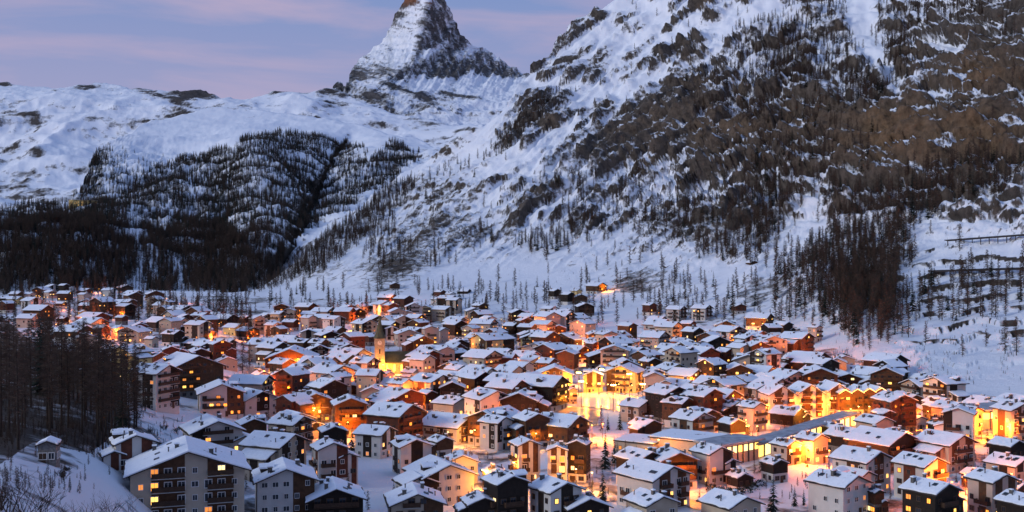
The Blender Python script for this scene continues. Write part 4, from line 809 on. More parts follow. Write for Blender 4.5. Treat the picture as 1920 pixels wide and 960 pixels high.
for (dx, dy, rz) in ((0, -2.62, 0), (-2.62, 0, -math.pi / 2), (2.62, 0, math.pi / 2)):
    mb = MB(); mb.tube((0, .02, 0), (0, -.12, 0), 1.15, 1.15, 20); c = mb.build('clock', M_CLK, tw, (dx, dy, 16.7), rz)
    mb = MB(); mb.box(-.07, .07, -.17, -.125, -.1, .95); mb.box(-.05, .6, -.17, -.125, -.07, .07); 
    for k in range(12): a = k * math.pi / 6; mb.box(math.cos(a) * .95 - .06, math.cos(a) * .95 + .06, -.15, -.12, math.sin(a) * .95 - .06, math.sin(a) * .95 + .06)
    o = mb.build('clock_hands', M_HAND, tw, (dx, dy, 16.7), rz)
for z in (12.2, 7.5):
    for (dx, dy, rz) in ((0, -2.63, 0), (-2.63, 0, -math.pi / 2)): mb = MB(); mb.box(-.4, .4, -.05, .03, -1.2, .9); mb.tube((0, .03, .9), (0, -.05, .9), .4, .4, 12); mb.build('belfry_opening', M_HAND, tw, (dx, dy, z), rz)
rn = random.Random(4)
mb = MB(); pent(mb, 9.5, 17, -4, 6.5, 11.2, 0, 0, 0, 0)
nave = mb.build('nave', M_CH, r_, (9.6, 4.5, 0), math.pi / 2)
mb = MB()
for s in (-1, 1):
    a = [(0, -9.2, 11.25), (s * 5.6, -9.2, 5.9), (s * 5.6, -9.2, 6.2), (0, -9.2, 11.6)]; b = [(x, 9.2, z) for x, y, z in a]; mb.prism(a, b) if s > 0 else mb.prism(b, a)
mb.build('roof', M_GREEN, nave)
for k in range(4):
    mb = MB(); mb.box(-.55, .55, -.08, .03, -1.6, 1.2); mb.tube((0, .03, 1.2), (0, -.08, 1.2), .55, .55, 12); mb.build('arched_window', PANES[2], r_, (3.8 + k * 3.8, -.27, 3.4))
mb = MB(); pent(mb, 7, 7, -4, 4.2, 6.6, 0, 0, 0, 0); sv = mb.build('side_chapel', M_CH, r_, (-6.2, 4.5, 0), math.pi / 2)
mb = MB()
for s in (-1, 1):
    a = [(0, -3.7, 6.65), (s * 4, -3.7, 3.95), (s * 4, -3.7, 4.2), (0, -3.7, 6.95)]; b = [(x, 3.7, z) for x, y, z in a]; mb.prism(a, b) if s > 0 else mb.prism(b, a)
mb.build('roof', M_GREEN, sv)
keepout(p + Vector((4, 3, 0)), rot, 26, 12, 720, 660)
# stepped apartment row with pale piers, and the gabled hotel strung with lights
def wings(name, px, py, th, label, n, W, L, He, style, lit, gap, tanp, dz=0, dy=0, string=False, litpane=None, bal=None):
    r, p, rot = lod_root(name, px, py, th, label, 'hotel' if string else 'apartments'); vw = local_view(p, rot); rn = random.Random(px)
    for k in range(n):
        x = (k - (n - 1) / 2) * (W + gap)
        module(r, W, L, He - abs(dz) * k, tanp, style, lit, 1, rn, vw, x0=x, y0=dy * k + L / 2, ov=.5 if gap > .5 else .15, litpane=litpane, bal=bal)
        if string:
            Hr = He - dz * k + W / 2 * tanp; mb = MB()
            for s in (-1, 1): mb.tube((x, dy * k - .75, Hr + .18), (x + s * (W / 2), dy * k - .75, He - dz * k + .18), .10, .10, 5)
            mb.build('light_string', M_STRING, r)
        elif k:
            mb = MB(); mb.box(x - W / 2 - gap, x - W / 2, dy * k - 1.3, dy * k + L * .5, -4, He + 1.2); mb.build('pier', M_SLAB, r)
    keepout(p + Vector((0, L / 2, 0)), rot, n * (W + gap), L, px, py - 20)
    return r
wings('apartment_row', 1525, 786, 22, 'long stepped apartment row with pale piers and dark balcony bands behind the station', 3, 10.5, 13, 9.2, 'wdA', .22, 1.4, .62, 0, 2.0)
wings('gabled_hotel', 1622, 782, 26, 'timber hotel with four gables outlined by strings of lights', 4, 5.4, 13, 9.0, 'b', .35, .05, .55, 0, 1.2, True, 2)
# flat-roofed hall with a lit window band beside it
r_, p, rot = lod_root('sports_hall', 1290, 858, -24, 'broad low hall with a flat snowy roof beside the station', 'hall'); vw = local_view(p, rot)
module(r_, 26, 16, 5.0, .4, 'c', .35, 1, random.Random(3), vw, roof='flat', y0=8, chim=False, nobal=True)
module(r_, 13, 13, 3.4, .4, 'c', .6, 1, random.Random(5), vw, roof='flat', x0=-17, y0=3, chim=False, nobal=True)
keepout(p + Vector((0, 8, 0)), rot, 34, 18, 1290, 830)
def lit_hall(name, px, py, px2, py2, hgt, dep, label, n, cat, clad=None):
    a, b = gpt(px, py), gpt(px2, py2); v = b - a; Ln = Vector((v.x, v.y, 0)).length; rot = math.atan2(v.y, v.x)
    r = new_root(name, a, rot); tag(r, label, cat)
    zs = v.z / Ln
    mb = MB(); mb.prism([(0, .3, -3), (Ln, .3, zs * Ln - 3), (Ln, dep, zs * Ln - 3), (0, dep, -3)], [(0, .3, hgt * .94), (Ln, .3, zs * Ln + hgt * .94), (Ln, dep, zs * Ln + hgt * .94), (0, dep, hgt * .94)]); mb.build('wall', PL['g'], r)
    mb = MB(); mb.prism([(-1, -1.6, hgt), (Ln + 1, -1.6, zs * Ln + hgt), (Ln + 1, dep + 1, zs * Ln + hgt), (-1, dep + 1, hgt)], [(-1, -1.6, hgt + .35), (Ln + 1, -1.6, zs * Ln + hgt + .35), (Ln + 1, dep + 1, zs * Ln + hgt + .35), (-1, dep + 1, hgt + .35)]); rf = mb.build('roof', M_SLAB, r)
    mb = MB(); mb.prism([(-.9, -1.45, hgt + .34), (Ln + .9, -1.45, zs * Ln + hgt + .34), (Ln + .9, dep + .9, zs * Ln + hgt + .34), (-.9, dep + .9, hgt + .34)], [(-.7, -1.3, hgt + .6), (Ln + .7, -1.3, zs * Ln + hgt + .6), (Ln + .7, dep + .7, zs * Ln + hgt + .6), (-.7, dep + .7, hgt + .6)]); mb.build('snow_cover', M_DUST, rf)
    for k in range(n):
        x0, x1 = Ln * k / n + .25, Ln * (k + 1) / n - .25; z = zs * (x0 + x1) / 2; lo = .5 if not clad else hgt * .55
        mb = MB(); mb.box(x0, x1, .22, .28, z + lo, z + hgt * .86); mb.build('glass_panel', PANES[3 if k % 3 else 2], r)
        mb = MB(); mb.box(x0 - .34, x0 - .16, -.2, .26, z - 1, z + hgt * .97); mb.build('column', M_METAL, r)
        if clad: mb = MB(); mb.box(x0, x1, .2, .27, z - 1, z + lo - .1); mb.build('wall_panel', PL['c'], r)
    keepout(a + v / 2, rot, Ln, dep + 4, (px + px2) / 2, (py + py2) / 2 - 15)
    return r
lit_hall('railway_station', 1420, 862, 1604, 800, 4.6, 4.5, 'long railway station hall with brightly lit glass front', 16, 'station')
lit_hall('workshop_hall', 1352, 876, 1424, 862, 6.2, 9, 'pale shed with a row of lit windows under its flat roof', 7, 'hall', True)
lit_hall('depot', 1838, 806, 1935, 800, 6.5, 14, 'long flat depot with lit windows against the retaining wall', 5, 'depot', True)
# grey retaining wall at the slope foot
a, b = gpt(1738, 752), gpt(2010, 772); v = b - a; mb = MB(); Ln = Vector((v.x, v.y, 0)).length; n = 9
for k in range(n): x0, x1 = Ln * k / n + .02, Ln * (k + 1) / n - .02; z = v.z * k / n; mb.box(x0, x1, 0, .8, z - 2, z + 3.8)
r_ = mb.build('retaining_wall', M_SLAB, None, a, math.atan2(v.y, v.x)); tag(r_, 'long grey concrete retaining wall at the foot of the terraced slope', 'wall')
# two avalanche galleries across the right slope
for (x0, y0, x1, y1, lb) in ((1775, 470, 1990, 464, 'upper dark avalanche gallery across the slope below the brown cliffs'), (1742, 524, 1990, 524, 'lower dark avalanche gallery crossing the terraced slope')):
    pts, _ = NEAR.at(np.linspace(x0, x1, 14), np.linspace(y0, y1, 14)); r_ = bpy.data.objects.new('avalanche_gallery', None); COL.objects.link(r_); r_.location = pts[0]; tag(r_, lb, 'gallery', 'avalanche galleries')
    tt = np.arange(14.); pts = np.stack([np.polyval(np.polyfit(tt, pts[:, k], 1), tt) for k in range(3)], 1); r_.location = pts[0]; q = [Vector(v_) - Vector(pts[0]) for v_ in pts]; mb = MB(); m2 = MB()
    for i in range(13):
        a, b = q[i], q[i + 1]; s = Vector((0, 1, 0)) * 5; u = Vector((0, 0, 1))
        mb.prism([a + u * 3 - s * .4, b + u * 3 - s * .4, b + u * 3.8 + s, a + u * 3.8 + s], [a + u * 3.5 - s * .4, b + u * 3.5 - s * .4, b + u * 4.3 + s, a + u * 4.3 + s])
        m2.tube(a - u - s * .3, a + u * 3.1 - s * .3, .3, .3, 6)
    mb.build('roof', M_EDGE, r_); m2.build('post', M_EDGE, r_)
# cable-car station on the wooded hill
pt, _ = LEFT.at(np.array([155.]), np.array([436.])); house(155, 436, 0, 0, 20, 'y', .9, dims=(46, 24, 14), at=tuple(pt[0]), roof='flat', label='brightly lit flat-roofed cable-car station in the dark hill woods', name='cable_car_station', cat='station', litpane=2, nobal=True)
HOUSES[-1]['rad'] = 1

# ------------------------------------------------------------------ the rest of the village, fitted into the gaps
TOWN = [(485, 600), (600, 590), (680, 572), (800, 570), (900, 594), (960, 600), (1120, 610), (1180, 640), (1300, 640), (1450, 650), (1530, 672), (1600, 700), (1720, 745), (1920, 790), (1925, 990), (440, 990), (440, 760), (470, 690)]
HOLES = [[(686, 650), (785, 650), (790, 722), (735, 745), (690, 738)], [(1030, 757), (1070, 738), (1125, 728), (1222, 748), (1215, 775), (1165, 805), (1020, 805)], [(655, 852), (765, 852), (770, 905), (705, 945), (655, 930)], [(1400, 880), (1425, 830), (1600, 768), (1720, 790), (1640, 808), (1440, 874)], [(1480, 868), (1565, 868), (1565, 900), (1485, 920)],
         [(1325, 870), (1440, 862), (1450, 900), (1380, 930), (1310, 930)], [(1110, 575), (1200, 575), (1205, 640), (1130, 640)], [(1505, 640), (1590, 620), (1600, 680), (1560, 690)], [(1040, 905), (1160, 900), (1160, 940), (1040, 930)], [(920, 900), (975, 890), (975, 960), (925, 950)], [(0, 780), (300, 780), (470, 880), (470, 990), (0, 990)]]
tries = 0; rn = random.Random(99)
def free(x, y, rad, gap=.4):
    for h in HOUSES:
        if (h['loc'].x - x) ** 2 + (h['loc'].y - y) ** 2 < ((h['rad'] + rad) * (.84 if y < 450 else .74) + gap) ** 2: return False
    return True
ONE = lambda px, py, poly: bool(inpoly(np.array([px]), np.array([py]), poly)[0])
TOWN2 = [(-20, 556), (200, 553), (300, 575), (430, 612), (440, 700), (330, 690), (225, 655), (100, 640), (-20, 600)]
nfill = 0; nleft = 0
while tries < 24000 and (nfill < 285 or nleft < 45):
    tries += 1; west = tries % 3 == 0
    if west and nleft >= 45: continue
    y, px = (rn.uniform(420, 1250), rn.uniform(-20, 440)) if west else (rn.uniform(335, 960), rn.uniform(440, 1925))
    x = (px - CX) / F * y; z = ground_z(x, y); py = to_px((x, y, z))[1]
    if not ONE(px, py, TOWN2 if west else TOWN) or any(ONE(px, py, h) for h in HOLES): continue
    W = rn.uniform(8, 14.5); L = W * rn.uniform(.85, 1.15)
    if not free(x, y, L * .5): continue
    glow = math.exp(-((px - 1000) / 330) ** 2) * math.exp(-((py - 690) / 70) ** 2)
    stl = rn.choice(['d', 'd', 'b', 'b', 'r', 'wd', 'cb', 'c', 'k', 'cd'] if glow < .4 else ['b', 'b', 'r', 'k', 'k', 'c', 'yb', 'd', 'wb'])
    th = rn.choice([rn.gauss(48, 9), rn.gauss(48, 9), rn.gauss(10, 14), rn.gauss(-44, 8)])
    house(0, 0, 0, 0, th, stl, rn.uniform(.08, .25) + .15 * glow, dims=(W, L, rn.uniform(6, 13)), at=(x, y, z), tanp=rn.uniform(.34, .46), seed=rn.randint(0, 10 ** 6)); nfill += 1; nleft += west
print('houses', len(HOUSES), 'fill', nfill)

# ------------------------------------------------------------------ street lamps: each one a post, an arm, a glowing head and its own light
_l = MB(); _l.tube((0, 0, -1), (0, 0, 5.6), .09, .06, 8); _l.tube((0, 0, 5.6), (0, -.9, 5.9), .05, .04, 6); POST = _l.mesh('post', M_POST)
_l = MB(); _l.box(-.14, .14, -1.25, -.7, 5.74, 5.86); HEADC = _l.mesh('lamp_head', M_POST)
_l = MB(); _l.box(-.2, .2, -1.3, -.65, 5.62, 5.74); HEADO = _l.mesh('lamp_glass', M_LAMP); _l = MB(); _l.box(-.2, .2, -1.3, -.65, 5.62, 5.74); HEADY = _l.mesh('lamp_glass', M_LAMPY)
OR, YE, WH = (1, .19, .010), (1, .31, .02), (1, .82, .50)
LAMPS = []
def inside(x, y, m=.8):
    for h in HOUSES:
        dx, dy = x - h['loc'].x, y - h['loc'].y
        if abs(dx) > 40 or abs(dy) > 40: continue
        c, s = math.cos(-h['rot']), math.sin(-h['rot'])
        if abs(dx * c - dy * s) < h['W'] / 2 + m and abs(dx * s + dy * c) < h['L'] / 2 + m: return True
    return False
def lamp(px, py, col, pw, scale=1.0):
    p = gpt(px, py); best = None
    for rr in np.arange(0, 16, 1.0):
        for a in np.arange(-1.57, 4.7, .5):
            x, y = p.x + rr * math.cos(a), p.y + rr * math.sin(a)
            if not inside(x, y): best = (x, y); break
        if best: break
    if best: p = Vector((best[0], best[1], ground_z(*best)))
    r = new_root('street_lamp', p, -math.atan2(p.x, p.y)); r.scale = (scale,) * 3
    put('post', POST, r); h = put('lamp_head', HEADC, r); put('lamp_glass', HEADO if col is OR else HEADY, h)
    l = bpy.data.lights.new('lamp_light', 'POINT'); l.energy = pw * LAMP_GAIN; l.color = col; l.shadow_soft_size = .3
    lo = bpy.data.objects.new('lamp_light', l); COL.objects.link(lo); lo.parent = r; lo.location = (0, -1.0, 5.3)
    q = to_px(p); LAMPS.append((r, q[0], q[1], 'orange' if col is OR else 'yellow')); r['category'] = 'street lamp'; r['group'] = 'street lamps through the village'
LAMP_GAIN = 7.0
LL = [(30, 566, YE, 3), (75, 566, OR, 3), (120, 582, OR, 4), (160, 558, OR, 4), (186, 550, OR, 5), (92, 578, OR, 3), (105, 625, OR, 6), (130, 618, OR, 6), (150, 615, OR, 5), (132, 606, YE, 3), (215, 636, OR, 5), (235, 648, OR, 3), (205, 632, OR, 3), (310, 648, YE, 3), (398, 648, OR, 6), (392, 640, OR, 5), (430, 632, YE, 4), (470, 640, OR, 5), (462, 630, OR, 4), (445, 612, OR, 3), (300, 560, YE, 3), (235, 705, YE, 4), (240, 702, YE, 3), (180, 712, YE, 2),
      (362, 732, OR, 3), (488, 625, YE, 5), (540, 640, YE, 5), (545, 632, OR, 4), (500, 694, YE, 6), (505, 720, OR, 5), (520, 735, OR, 6), (512, 742, OR, 5), (548, 700, OR, 7), (575, 705, OR, 6), (560, 700, OR, 6), (610, 716, OR, 9), (600, 722, OR, 7), (620, 705, OR, 5), (470, 726, OR, 4),
      (655, 598, OR, 6), (672, 606, OR, 5), (706, 592, OR, 8), (690, 612, OR, 5), (730, 596, YE, 4), (735, 566, OR, 3), (640, 600, OR, 4), (765, 626, OR, 5), (764, 640, YE, 4), (660, 636, YE, 3), (718, 704, YE, 9), (728, 696, YE, 8), (745, 692, YE, 8), (700, 700, YE, 5), (712, 745, YE, 7), (712, 730, OR, 5), (700, 755, YE, 4), (662, 748, YE, 4), (745, 770, OR, 9), (760, 768, OR, 8), (780, 765, OR, 6), (735, 775, OR, 4),
      (828, 678, OR, 7), (838, 680, OR, 5), (850, 676, YE, 6), (870, 672, YE, 9), (890, 672, YE, 9), (912, 672, YE, 7), (862, 626, YE, 6), (880, 622, YE, 6), (846, 628, YE, 4), (940, 612, YE, 5), (865, 752, YE, 6), (860, 760, YE, 4), (938, 750, YE, 7), (990, 628, OR, 8), (998, 630, OR, 6), (1048, 640, OR, 8), (1040, 642, OR, 6), (1060, 645, YE, 5), (1075, 640, OR, 4), (1090, 646, OR, 5), (1112, 684, OR, 7), (1125, 672, OR, 5), (1100, 655, YE, 4), (985, 706, OR, 5), (1012, 706, OR, 6), (970, 708, OR, 4),
      (980, 764, OR, 7), (1000, 764, OR, 7), (1025, 766, OR, 8), (1045, 768, YE, 8), (1060, 765, YE, 7), (1020, 744, YE, 8), (1045, 746, YE, 9), (1065, 742, YE, 8), (1100, 742, YE, 9), (1122, 742, YE, 8), (1140, 744, YE, 8), (1160, 744, YE, 7), (1185, 746, YE, 7), (1205, 750, YE, 6), (1225, 748, YE, 5), (1262, 740, YE, 6), (1290, 742, YE, 7), (1318, 738, YE, 5), (1160, 715, OR, 4),
      (1136, 548, YE, 5), (1080, 568, YE, 2), (1232, 600, YE, 3), (1250, 626, YE, 4), (1300, 640, OR, 4), (1262, 642, YE, 4), (1320, 656, YE, 7), (1345, 658, YE, 7), (1415, 664, OR, 9), (1400, 668, OR, 6), (1425, 640, YE, 6), (1440, 662, OR, 6), (1455, 668, OR, 6), (1410, 622, YE, 4), (1430, 622, YE, 4), (1510, 672, OR, 7), (1518, 690, OR, 8), (1545, 690, OR, 8), (1572, 698, OR, 8), (1500, 660, YE, 3), (1560, 730, OR, 4), (1475, 720, OR, 3),
      (1610, 790, YE, 9), (1630, 790, YE, 9), (1650, 792, YE, 8), (1595, 795, YE, 6), (1700, 806, OR, 6), (1740, 800, OR, 7), (1770, 798, YE, 7), (1790, 800, YE, 6), (1840, 826, OR, 8), (1860, 824, OR, 8), (1890, 832, OR, 9), (1910, 822, OR, 7), (1840, 808, YE, 4), (1350, 776, OR, 4), (1390, 768, OR, 4), (1425, 792, OR, 4), (1420, 830, YE, 4), (1510, 800, YE, 4), (1375, 820, YE, 4), (1400, 830, YE, 3),
      (1510, 868, OR, 7), (1555, 880, OR, 6), (1550, 892, OR, 3), (1810, 930, OR, 8), (1825, 945, OR, 6), (1895, 930, OR, 5), (1690, 842, OR, 3), (1610, 812, OR, 3), (1785, 945, OR, 3), (670, 816, YE, 6), (686, 812, OR, 6), (700, 800, YE, 4), (652, 822, OR, 3), (588, 798, YE, 2), (480, 760, OR, 3), (1130, 825, OR, 7), (1110, 828, OR, 4), (890, 838, YE, 4), (1080, 918, YE, 4), (1110, 925, YE, 3), (1290, 925, OR, 3), (915, 930, YE, 6), (925, 945, YE, 6), (905, 918, YE, 4), (1290, 945, YE, 3), (840, 842, YE, 3), (1005, 845, YE, 2), (1235, 858, YE, 3), (970, 905, YE, 2)]
for (px, py, c, pw) in LL: lamp(px, py, c, pw * (430 if c is OR else 120 if 1010 < px < 1230 and 736 < py < 770 else 230))
rn = random.Random(77); k = 0  # extra lamps at random spots, added to spread the glow through the streets
while k < 70:
    px, py = rn.uniform(490, 1700), rn.uniform(600, 830)
    if not ONE(px, py, TOWN) or any(ONE(px, py, h) for h in HOLES[1:]): continue
    lamp(px, py, OR if rn.random() < .75 else YE, rn.uniform(700, 1500)); k += 1
for k in range(12): lamp(rn.uniform(0, 430), rn.uniform(566, 640), OR, 1500)  # more added lamps, widening the orange glow at the far left
# rink floodlight masts
_l = MB(); _l.tube((0, 0, -1), (0, 0, 11), .14, .09, 8); _l.box(-1.1, 1.1, -.08, .08, 10.8, 11); MAST = _l.mesh('mast', M_POST)
_l = MB()
for k in (-1, 0, 1): _l.box(k * .75 - .28, k * .75 + .28, -.35, -.05, 10.5, 10.95)
FLOOD = _l.mesh('floodlight', M_LAMPY)
for i, (px, py) in enumerate([(1085, 744), (1128, 737), (1180, 747), (1090, 764), (1150, 772), (1205, 770)]):
    p = gpt(px, py); r = new_root('floodlight_mast', p, -math.atan2(p.x, p.y)); put('mast', MAST, r); put('floodlight', FLOOD, r)
    l = bpy.data.lights.new('flood_light', 'POINT'); l.energy = 1500; l.color = (1, .52, .10); l.shadow_soft_size = .5; lo = bpy.data.objects.new('flood_light', l); COL.objects.link(lo); lo.parent = r; lo.location = (0, -.8, 10.2)
    tag(r, ['floodlight mast at the back corner of the rink beside the orange chalets', 'floodlight mast behind the rink in front of the golden gabled hotel', 'floodlight mast behind the rink beside the golden lit trees', 'floodlight mast at the front corner of the rink nearest the golden house', 'floodlight mast at the middle of the rink front edge', 'floodlight mast at the rink corner beside the big dark chalet'][i], 'floodlight', 'rink floodlights')
_l = MB(); _l.box(-.3, .3, -.2, .2, -1.0, .25); _l.box(-.35, .35, -.25, .25, .25, .6); FCASE = _l.mesh('lamp_case', M_POST); _l = MB(); _l.box(-.3, .3, .25, .29, .3, .56); FGLASS = _l.mesh('lamp_glass', M_LAMPY)
cp = gpt(712, 702)
for (dx, dy, pw, lb) in ((-.5, -5.5, 1500, 'small ground floodlight at the foot of the church tower'), (8, -4.5, 1500, 'small ground floodlight before the church nave windows'), (14, -3.5, 1300, 'small ground floodlight at the far end of the church nave'), (-6.5, -3.5, 900, 'small ground floodlight before the church side chapel')):
    q = Vector((cp.x + dx, cp.y + dy, 0)); q.z = ground_z(q.x, q.y) + .4; r = new_root('ground_floodlight', q, 0); put('lamp_case', FCASE, r); put('lamp_glass', FGLASS, r); tag(r, lb, 'floodlight', 'church floodlights')
    l = bpy.data.lights.new('flood_light', 'POINT'); l.energy = pw * 2.2; l.color = (1, .45, .07); l.shadow_soft_size = .3; lo = bpy.data.objects.new('flood_light', l); COL.objects.link(lo); lo.parent = r; lo.location = (0, -.6, 2.0)
# ------------------------------------------------------------------ flat ground pieces
def sheet(name, poly, lift, m, label=None):
    c = [gpt(x, y) for x, y in poly]; mb = MB(); n = 10
    ctr = (sum(x for x, y in poly) / len(poly), sum(y for x, y in poly) / len(poly))
    for i in range(len(poly)):
        a, b = poly[i], poly[(i + 1) % len(poly)]
        for k in range(4):
            f = lambda p, q: tuple(gpt(ctr[0] + (p[0] - ctr[0]) * q, ctr[1] + (p[1] - ctr[1]) * q) + Vector((0, 0, lift)))
            q0, q1 = k / 4, (k + 1) / 4
            if k == 0: mb.tri(f(a, 0), f(a, q1), f(b, q1))
            else: mb.quad(f(a, q0), f(a, q1), f(b, q1), f(b, q0))
    o = mb.build(name, m); o['kind'] = 'structure'
    for pg in o.data.polygons: 
        if pg.normal.z < 0: pg.flip()
    return o
M_ICE = mat('rink_ice', (.78, .80, .80), .25, .06, .4, .1, 2); M_ROAD = mat('icy_road', (.10, .095, .09), .6, .5, .35, .4, 3, col2=(.45, .45, .46)); M_WET = mat('dark_ice', (.30, .27, .25), .22, .3, .2)
sheet('ice_rink', RING, .55, M_ICE); sheet('frozen_pond', [(1034, 772), (1075, 764), (1125, 772), (1120, 800), (1060, 806), (1030, 795)], .55, M_WET)
def road(name, pts, wd, m=M_ROAD, lift=.5):
    n = max(8, len(pts) * 6); t = np.linspace(0, len(pts) - 1, n); X = np.interp(t, range(len(pts)), [p[0] for p in pts]); Y = np.interp(t, range(len(pts)), [p[1] for p in pts])
    c = [gpt(x, y) for x, y in zip(X, Y)]; mb = MB()
    L_, R_ = [], []
    for i in range(n):
        d = (c[min(i + 1, n - 1)] - c[max(i - 1, 0)]); d.z = 0; d.normalize(); s = Vector((-d.y, d.x, 0)) * wd / 2
        for q, A in ((c[i] + s, L_), (c[i] - s, R_)): A.append((q.x, q.y, ground_z(q.x, q.y) + lift))
    for i in range(n - 1): mb.quad(R_[i], R_[i + 1], L_[i + 1], L_[i])
    o = mb.build(name, m); o['kind'] = 'structure'
    for pg in o.data.polygons:
        if pg.normal.z < 0: pg.flip()
road('road', [(1050, 908), (1110, 912), (1160, 922), (1290, 945), (1330, 958)], 6); road('road', [(690, 835), (705, 805), (735, 770), (765, 757)], 6); road('road', [(470, 690), (500, 720), (530, 750), (560, 790)], 6)
road('road', [(1590, 806), (1700, 812), (1800, 812), (1925, 830)], 9); road('road', [(905, 950), (930, 938), (945, 920), (940, 900)], 6); road('road', [(1400, 672), (1440, 672), (1520, 692), (1580, 705)], 6)
M_RAILS = mat('steel_rail', (.2, .19, .18), .35, metal=.8)
for k, o_ in enumerate((0, 5, 10)): road('railway_track', [(1400 + o_ * 1.5, 882 + o_), (1440 + o_ * 1.5, 868 + o_), (1540 + o_, 832 + o_ * .8), (1610 + o_, 808 + o_ * .6)], 1.5, M_ROAD, .6)
# ------------------------------------------------------------------ shrubs
def shrub(px, py, h, label, name='bare_shrub', seed=1, stems=9, depth=4, spread=.8, thick=.06, at=None, dense=False):
    rn = random.Random(seed); p = Vector(at) if at else gpt(px, py); mb = MB()
    def grow(a, d, L, r, k):
        b = a + d * L; mb.tube(a, b, r, r * .72, 4 if r > .02 else 3)
        if k == 0: return
        for q in range(rn.choice([2, 2, 3]) + (1 if dense else 0)):
            nd = (d + Vector((rn.uniform(-spread, spread), rn.uniform(-spread, spread), rn.uniform(-.25, .5)))).normalized()
            grow(a.lerp(b, rn.uniform(.45, 1)), nd, L * rn.uniform(.6, .85), r * .62, k - 1)
    for i in range(stems):
        d = Vector((rn.uniform(-.6, .6), rn.uniform(-.6, .6), 1)).normalized(); grow(Vector((rn.uniform(-.2, .2) * h, rn.uniform(-.2, .2) * h, -.2)), d, h * .33, thick, depth)
    o = mb.build(name, M_TWIG, None, p - Vector((0, 0, .1))); tag(o, label, 'shrub', 'bare shrubs')
shrub(40, 1040, 7.5, 'bare branching shrub at the lower left picture corner', seed=3, stems=9); shrub(120, 1030, 7, 'bare twiggy shrub in front of the snowy hollow below the stone hut', seed=5, stems=7)
shrub(215, 1000, 8.5, 'tall thin bare shrub rising before the big balcony apartment house', seed=8, stems=5); shrub(5, 960, 4, 'dark bare bush at the left picture edge', seed=9, stems=12); shrub(272, 1010, 4.2, 'slender bare shrub against the pale gable of the balcony house', seed=12, stems=4)
for i, (px, py, h, lb) in enumerate([(118, 896, 2.2, 'round dark bush on the snow below the stone hut'), (125, 884, 1.6, 'small round bush nearest the stone hut'), (310, 806, 3.0, 'bare bush on the snow bank beside the tall larch stand'), (330, 812, 3.2, 'bare bush on the snow bank nearest the dark gabled block'), (285, 815, 3.5, 'bush at the fence above the white and red-brown house'), (298, 842, 3, 'low bush beside the fence path')]): shrub(px, py, h, lb, seed=20 + i, stems=10, depth=3, thick=.04, dense=True)
rn = random.Random(31)
for i, (px, py) in enumerate([(1335, 922), (1352, 926), (1368, 928), (1384, 928), (1400, 924), (1414, 918), (1424, 912)]): 
    p = gpt(px, py); mb = MB(); 
    for k in range(150):
        a = rn.uniform(0, 6.28); e = rn.uniform(-.2, 1.4); rr = rn.uniform(.7, 1.05); c = Vector((math.cos(a) * math.cos(e) * 1.7, math.sin(a) * math.cos(e) * 1.4, math.sin(e) * 1.9)) * rr; s = Vector((rn.gauss(0, 1), rn.gauss(0, 1), rn.gauss(0, 1))).normalized() * .35; t = Vector((rn.gauss(0, 1), rn.gauss(0, 1), rn.gauss(0, 1))).normalized() * .3
        mb.tri(c + s, c - s, c + t)
    o = mb.build('hedge_bush', M_SPRUCE, None, p); tag(o, 'dark evergreen bush in the hedge around the snowy shed roof', 'bush', 'hedge around the shed')

rn = random.Random(55); gp = []
while len(gp) < 1100:
    y = rn.uniform(270, 900); px = rn.uniform(440, 1925); x = (px - CX) / F * y; z = ground_z(x, y); py = to_px((x, y, z))[1]
    if not ONE(px, py, TOWN) or any(ONE(px, py, h) for h in HOLES[1:4]) or inside(x, y, .6): continue
    gp.append((x, y, z))
gn_forest('garden_shrubs', gp, [rn.choice((rn.uniform(1.2, 3), rn.uniform(2, 5.5))) for _ in gp], [rn.randint(0, 7) for _ in gp], 'low dark shrubs and young conifers in the gardens between houses', 'shrubs')
# ------------------------------------------------------------------ labels that single out each house, tree and lamp
MARKS = [('church', 712, 660), ('ice rink', 1140, 752), ('railway station', 1510, 825), ('flat-roofed hall', 1290, 835), ('snow field', 710, 890), ('stone hut', 92, 850), ('gabled hotel', 1620, 755), ('stepped apartment row', 1525, 755), ('retaining wall', 1830, 748), ('depot', 1885, 790), ('tall larch stand', 200, 740), ('frozen pond', 1080, 785), ('terraced slope', 1640, 690), ('golden gabled hotel', 1045, 712), ('broad brown chalet', 548, 680), ('white slope apartments', 1290, 590), ('rose hotel block', 985, 682), ('grey hotel block', 806, 662), ('yellow apartment block', 1286, 716), ('dark huts cluster', 1062, 588), ('big balcony house', 350, 920), ('yellow plaster house', 246, 685), ('dark triple chalet', 1240, 885), ('orange timber row', 1012, 742), ('brown slope chalets', 690, 590)]
ORD = ['nearest', 'second', 'third', 'fourth', 'fifth', 'sixth', 'seventh', 'eighth', 'ninth', 'tenth', 'eleventh', 'twelfth', 'thirteenth', 'fourteenth', 'fifteenth', 'sixteenth', 'seventeenth', 'eighteenth', 'nineteenth', 'twentieth']
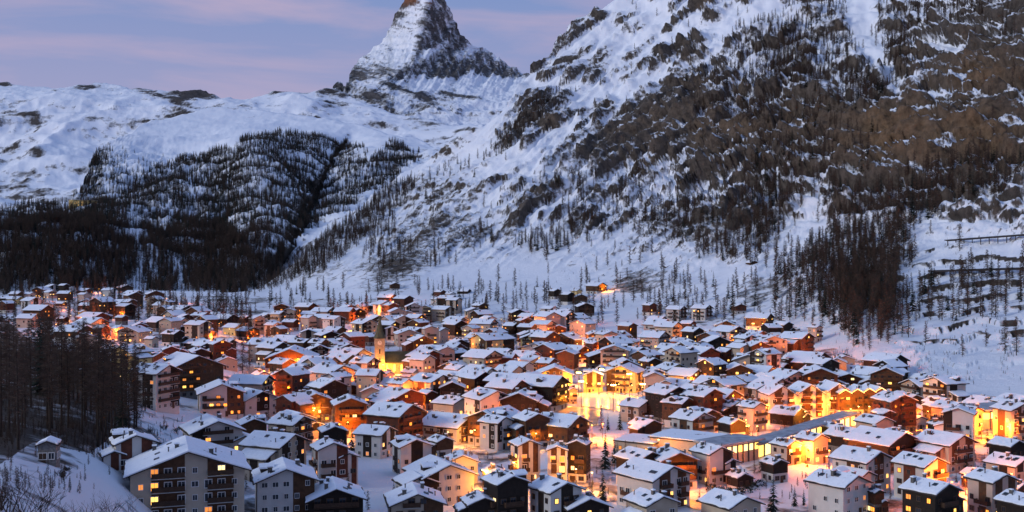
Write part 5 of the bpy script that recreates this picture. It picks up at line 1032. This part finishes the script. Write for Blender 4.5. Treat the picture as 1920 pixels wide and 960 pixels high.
ORD += ['twenty-' + q for q in ('first', 'second', 'third', 'fourth', 'fifth', 'sixth', 'seventh', 'eighth', 'ninth')] + ['thirtieth'] + ['thirty-' + q for q in ('first', 'second', 'third', 'fourth', 'fifth', 'sixth', 'seventh', 'eighth', 'ninth')]
ORD += ['fortieth'] + ['forty-' + q for q in ('first', 'second', 'third', 'fourth', 'fifth', 'sixth', 'seventh', 'eighth', 'ninth')]
def ordn(i): return ORD[min(i, len(ORD) - 1)]
def assign(items, text, noun):
    """items: (object, px, py, look); label = look + rank in one direction from the nearest landmark"""
    sec = {}
    for it in items:
        m = min(MARKS, key=lambda m: math.hypot((it[1] - m[1]) * .8, (it[2] - m[2]) * 1.3)); dx, dy = it[1] - m[1], (it[2] - m[2]) * 1.6
        dr = ('to the right of' if dx > 0 else 'to the left of') if abs(dx) > abs(dy) else ('in front of' if dy > 0 else 'behind')
        sec.setdefault((m[0], dr), []).append((math.hypot(dx, dy), it))
    for (mk, dr), L_ in sec.items():
        L_.sort(key=lambda q: q[0])
        for i, (_, it) in enumerate(L_): it[0]['label'] = '%s, %s %s %s the %s' % (it[3], ordn(i), noun, dr, mk)
CN = {'w': 'white', 'c': 'cream', 'k': 'rose', 'y': 'yellow', 'g': 'grey'}; TN = {'d': 'dark timber', 'b': 'brown timber', 'r': 'red-brown timber', 's': 'grey stone'}
SPECIAL = {(350, 0): 'large pale apartment house with dark balconies and glowing rooms', (92, 1): 'small grey stone hut under snow beside the larch stand'}
its = []
for i, h in enumerate(HOUSES):
    if h['o'] is None or h.get('label'): continue
    key = [k for k in SPECIAL if abs(h['px'] - k[0]) < .5 and i == k[1]]
    if key: h['o']['label'] = SPECIAL[key[0]]; continue
    s = h['style']; look = (CN[s[0]] + (' balconied' if 'A' in s else '') + ' house') if s[0] in CN else TN[s[0]] + ' chalet'
    h['o']['group'] = 'snow-roofed houses of the village'
    its.append((h['o'], h['px'], h['py'], look))
assign(its, '', 'building')
assign([(t[0], t[1], t[2] - 20, 'dark spruce' if t[3] == 'spruce' else 'bare larch') for t in TREES if not t[5]], '', 'tree')
for t in TREES:
    if not t[5]: t[0]['group'] = 'trees between the houses'
assign([(l[0], l[1], l[2], l[3] + ' street lamp') for l in LAMPS], '', 'lamp')
